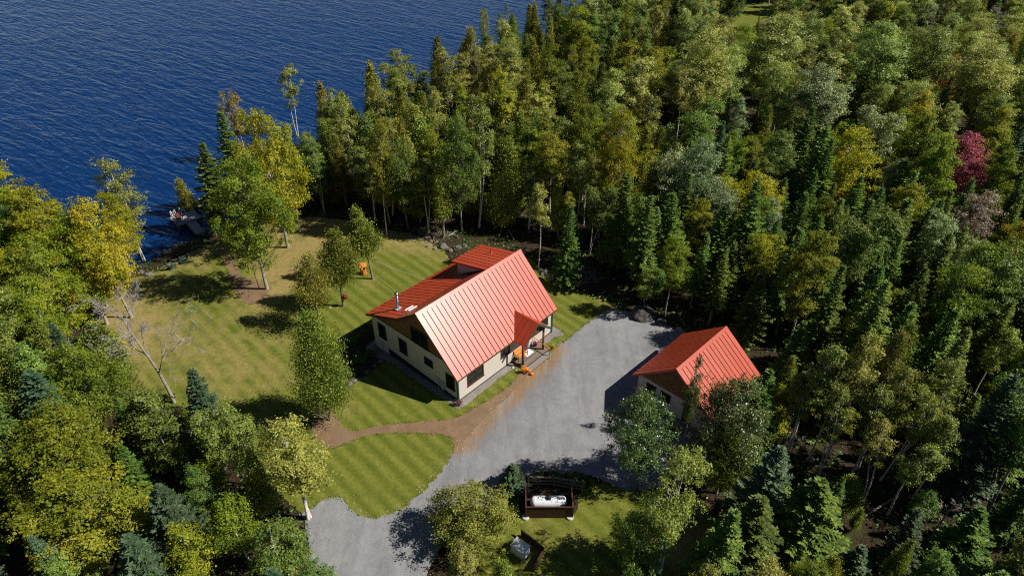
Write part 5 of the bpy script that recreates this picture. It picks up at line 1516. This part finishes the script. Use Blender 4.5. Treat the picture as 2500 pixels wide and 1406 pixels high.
# undergrowth: ferns and seedlings nobody could count, all over the forest floor
rng = np.random.default_rng(77)
N = 90000
yy = 22 + 120 * rng.random(N) ** .8
xx = (rng.random(N) * 2 - 1) * ((yy * .89 + 40) * .80 + 4)
P_ = np.stack([xx, yy], 1)
keep = ~inside_np(P_, lake_poly)
for q in CLEAR: keep &= ~inside_np(P_, [tuple(v) for v in q]) | (seg_dist(P_, [tuple(v) for v in q], True) < .25)
keep &= ~inside_np(P_, [tuple(hl(*p).xy) for p in ((-1.5, -3), (15.5, -3), (15.5, 14), (-1.5, 14))])
cl = np.array([noise.noise((p[0] * .35, p[1] * .35, 8.0)) for p in P_])
keep &= (cl + .45 * rng.random(N)) > .02
P_ = P_[keep]; M_ = len(P_)
zz = terrain_np(P_) + .05 + .45 * rng.random(M_) ** 2
nn = unit(np.array([0, 0, .8]) + rng.normal(size=(M_, 3)) * .5)
dd_ = np.cross(nn, rng.normal(size=(M_, 3)))
ll = .18 + .30 * rng.random(M_)
ug = link('undergrowth', crown_mesh('undergrowth', np.c_[P_, zz], dd_, nn, ll, ll * .55, np.clip(.5 + cl[keep], 0, 1)), LEAF['shrub'])
tag(ug, 'low green ferns and seedlings covering the forest floor', 'undergrowth', None, 'stuff')

# ragged grass along the borders of lawn, path and drive: blades nobody could count
rng = np.random.default_rng(78)
GC, GD, GL_ = [], [], []
lawn_pts = [tuple(v) for v in CLEAR[0]]
def border_grass(poly, step, spread, per, zoff):
    b = densify(poly, step, .0, 3)
    for q in b:
        for _ in range(per):
            x, y = q.x + rng.normal() * spread, q.y + rng.normal() * spread
            if y < 24 or y > 110: continue
            GC.append((x, y, zoff))
from_polys = ((CLEAR[1], .10, .13, 3), (ppoly(path_px), .10, .11, 3), (CLEAR[0], .16, .35, 3), (CLEAR[2], .16, .3, 3), (strip, .12, .08, 2), (ppoly(bed_px), .12, .12, 3))
for pl, stp, spr, per in from_polys: border_grass(pl, stp, spr, per, .07)
GC = np.array(GC)
ok_ = inside_np(GC[:, :2], lawn_pts) | inside_np(GC[:, :2], [tuple(v) for v in CLEAR[2]])
ok_ &= ~inside_np(GC[:, :2], [tuple(hl(*p).xy) for p in ((0, 0), (14, 0), (14, 12.4), (0, 12.4))])
ok_ &= ~((seg_dist(GC[:, :2], ppoly(path_px), True) < .5) & (seg_dist(GC[:, :2], CLEAR[1], True) < .6))
clump = np.array([noise.noise((p[0] * 1.3, p[1] * 1.3, 2.0)) for p in GC])
ok_ &= clump > -.05
for pl_ in (CLEAR[1], ppoly(path_px)):
    q_ = [tuple(v) for v in pl_]
    ok_ &= ~(inside_np(GC[:, :2], q_) & (seg_dist(GC[:, :2], q_, True) > .16))
GC = GC[ok_]
GC[:, 2] += terrain_np(GC[:, :2])
n_ = len(GC)
dvec = unit(np.c_[rng.normal(size=(n_, 2)) * .8, np.full(n_, .55)])
nvec = unit(np.c_[rng.normal(size=(n_, 2)), np.full(n_, .9)])
gl_ = .08 + .10 * rng.random(n_)
LEAF['grass'] = m_leaf('grass_blades', (0.050, 0.062, 0.009), (0.085, 0.098, 0.016), (0.130, 0.130, 0.030), None, .3, .6, .15)
gr = link('grass', crown_mesh('grass', GC, dvec, nvec, gl_, gl_ * .45, rng.random(n_)), LEAF['grass'])
tag(gr, 'ragged grass fringe along the lawn, path and drive edges', 'grass', None, 'stuff')
# loose stones along the drive and the path
SV, SF = [], []
base_v = [(1, 0, 0), (-1, 0, 0), (0, 1, 0), (0, -1, 0), (0, 0, .8), (0, 0, -.5)]
base_f = [(0, 2, 4), (2, 1, 4), (1, 3, 4), (3, 0, 4), (2, 0, 5), (1, 2, 5), (3, 1, 5), (0, 3, 5)]
drv = densify(CLEAR[1], .25, .0, 3)
for q in drv:
    for _ in range(5):
        x, y = q.x + rng.normal() * .45, q.y + rng.normal() * .45
        if y < 24: continue
        r_ = .022 + .05 * rng.random() ** 3
        k = len(SV)
        a_ = rng.random() * 6.28; ca_, sa_ = math.cos(a_), math.sin(a_)
        for v in base_v: SV.append((x + (v[0] * ca_ - v[1] * sa_) * r_, y + (v[0] * sa_ + v[1] * ca_ * .7) * r_, .03 + v[2] * r_))
        for f in base_f: SF.append(tuple(i + k for i in f))
SV = np.array(SV); SV[:, 2] += terrain_np(SV[:, :2])
gv = link('loose_gravel', np_mesh('loose_gravel', SV, SF), MAT['paler'])
tag(gv, 'loose pale stones scattered along the edges of the drive', 'gravel', None, 'stuff')

# ---------------------------------------------------------------- labels for the trees that carry none yet
ADJ = {('cedar', 'cedar'): 'olive cedars', ('cedar', 'cedargreen'): 'green cedars', ('birch', 'birch'): 'pale birches', ('birch', 'fresh'): 'lime birches', ('maple', 'maple'): 'yellow-green maples', ('maple', 'gold'): 'golden maples', ('maple', 'green'): 'dark green maples',
       ('maple', 'fresh'): 'bright green maples', ('aspen', 'aspen'): 'pale aspens', ('aspen', 'green'): 'green aspens', ('aspen', 'birch'): 'yellowish aspens', ('aspen', 'silver'): 'silvery aspens', ('spruce', 'spruce'): 'dark spruces', ('spruce', 'bluespruce'): 'blue-green spruces'}
ORD = ['leftmost', 'second from left', 'third from left', 'fourth from left', 'fifth from left', 'sixth from left', 'seventh from left', 'eighth from left', 'ninth from left', 'tenth from left']
def zone(px, py):
    if px < 800:
        if py < 470: return 'on the shore behind the dock'
        if py < 720: return 'on the left shore'
        if py < 960: return 'on the left edge below the lake'
        if py < 1180: return 'below the leafless tree'
        return 'in the lower left corner'
    if px < 1330:
        if py < 130: return 'at the top along the lakeshore'
        if py < 260: return 'along the lakeshore above the house'
        if py < 400: return 'in the woods above the house'
        if py < 700: return 'at the wood edge behind the house'
        return 'beside the generator'
    col = 0 if px < 1660 else (1 if px < 1960 else (2 if px < 2230 else 3))
    if py < 110: return ('at the top centre', 'at the top beside the small meadow', 'at the top of the right woods', 'in the top right corner')[col]
    if py < 240: return ('above the golden wood-edge maple', 'around the huge pale poplar', 'above the broad golden maple', 'above the crimson maple')[col]
    if py < 400: return ('around the golden wood-edge maple', 'below the huge pale poplar', 'beside the broad golden maple', 'around the crimson maple')[col]
    if py < 560: return ('at the wood edge right of the house', 'in the dark firs above the garage', 'below the broad golden maple', 'around the faded pink maple')[col]
    if py < 720: return ('behind the big boulder', 'directly behind the garage roof', 'right of the garage roof', 'on the right edge below the pink maple')[col]
    if py < 880: return ('beside the drive', 'right of the garage', 'above the white birches', 'on the right edge above the birches')[col]
    if py < 1120: return ('in front of the garage', 'between garage and white birches', 'among the white birches', 'right of the white birches')[col]
    return ('at the bottom right of the tank', 'at the bottom below the garage', 'below the white birches', 'in the lower right corner')[col]
ADJ.update({('young', 'green'): 'green saplings', ('young', 'maple'): 'yellow-green saplings', ('young', 'fresh'): 'lime saplings'})
ADJ.update({('whitebirch', 'birch'): 'white-stemmed birches', ('tall', 'green'): 'green aspens', ('tall', 'maple'): 'yellow-green aspens', ('tall', 'fresh'): 'lime aspens', ('tall', 'gold'): 'golden aspens', ('tall', 'aspen'): 'slender pale aspens', ('tall', 'silver'): 'slender silvery aspens', ('tall', 'birch'): 'yellowish aspens'})
groups = {}
for root, kind, leaf, h, pp, has in PLACED:
    if has: continue
    size = 'low ' if h < 6.2 and kind != 'young' else ''
    groups.setdefault((size + ADJ.get((kind, leaf), kind), zone(*pp)), []).append((pp[0], root, pp[1]))
for (adj, zn), lst in groups.items():
    single = {'birches': 'birch', 'spruces': 'spruce'}.get(adj.split()[-1], adj.split()[-1][:-1])
    one = ' '.join(adj.split()[:-1] + [single])
    n = len(lst)
    rows = max(1, math.ceil(n / 10))
    lst.sort(key=lambda q: q[2])
    names = {1: [''], 2: ['upper ', 'lower '], 3: ['upper ', 'middle ', 'lower '], 4: ['highest ', 'upper ', 'lower ', 'lowest ']}.get(rows, ['row %d ' % k for k in range(rows)])
    per = math.ceil(n / rows)
    for r_ in range(rows):
        part = sorted(lst[r_ * per:(r_ + 1) * per], key=lambda q: q[0])
        for i, (px, root, py) in enumerate(part):
            if n == 1: lb = 'only %s %s' % (one, zn)
            elif len(part) == 1: lb = 'only one of the %s%s %s' % (names[r_], adj, zn)
            else: lb = '%s of the %s%s %s' % (ORD[i] if i < len(part) - 1 else 'rightmost', names[r_], adj, zn)
            tag(root, lb, 'tree', '%s %s' % (adj, zn))
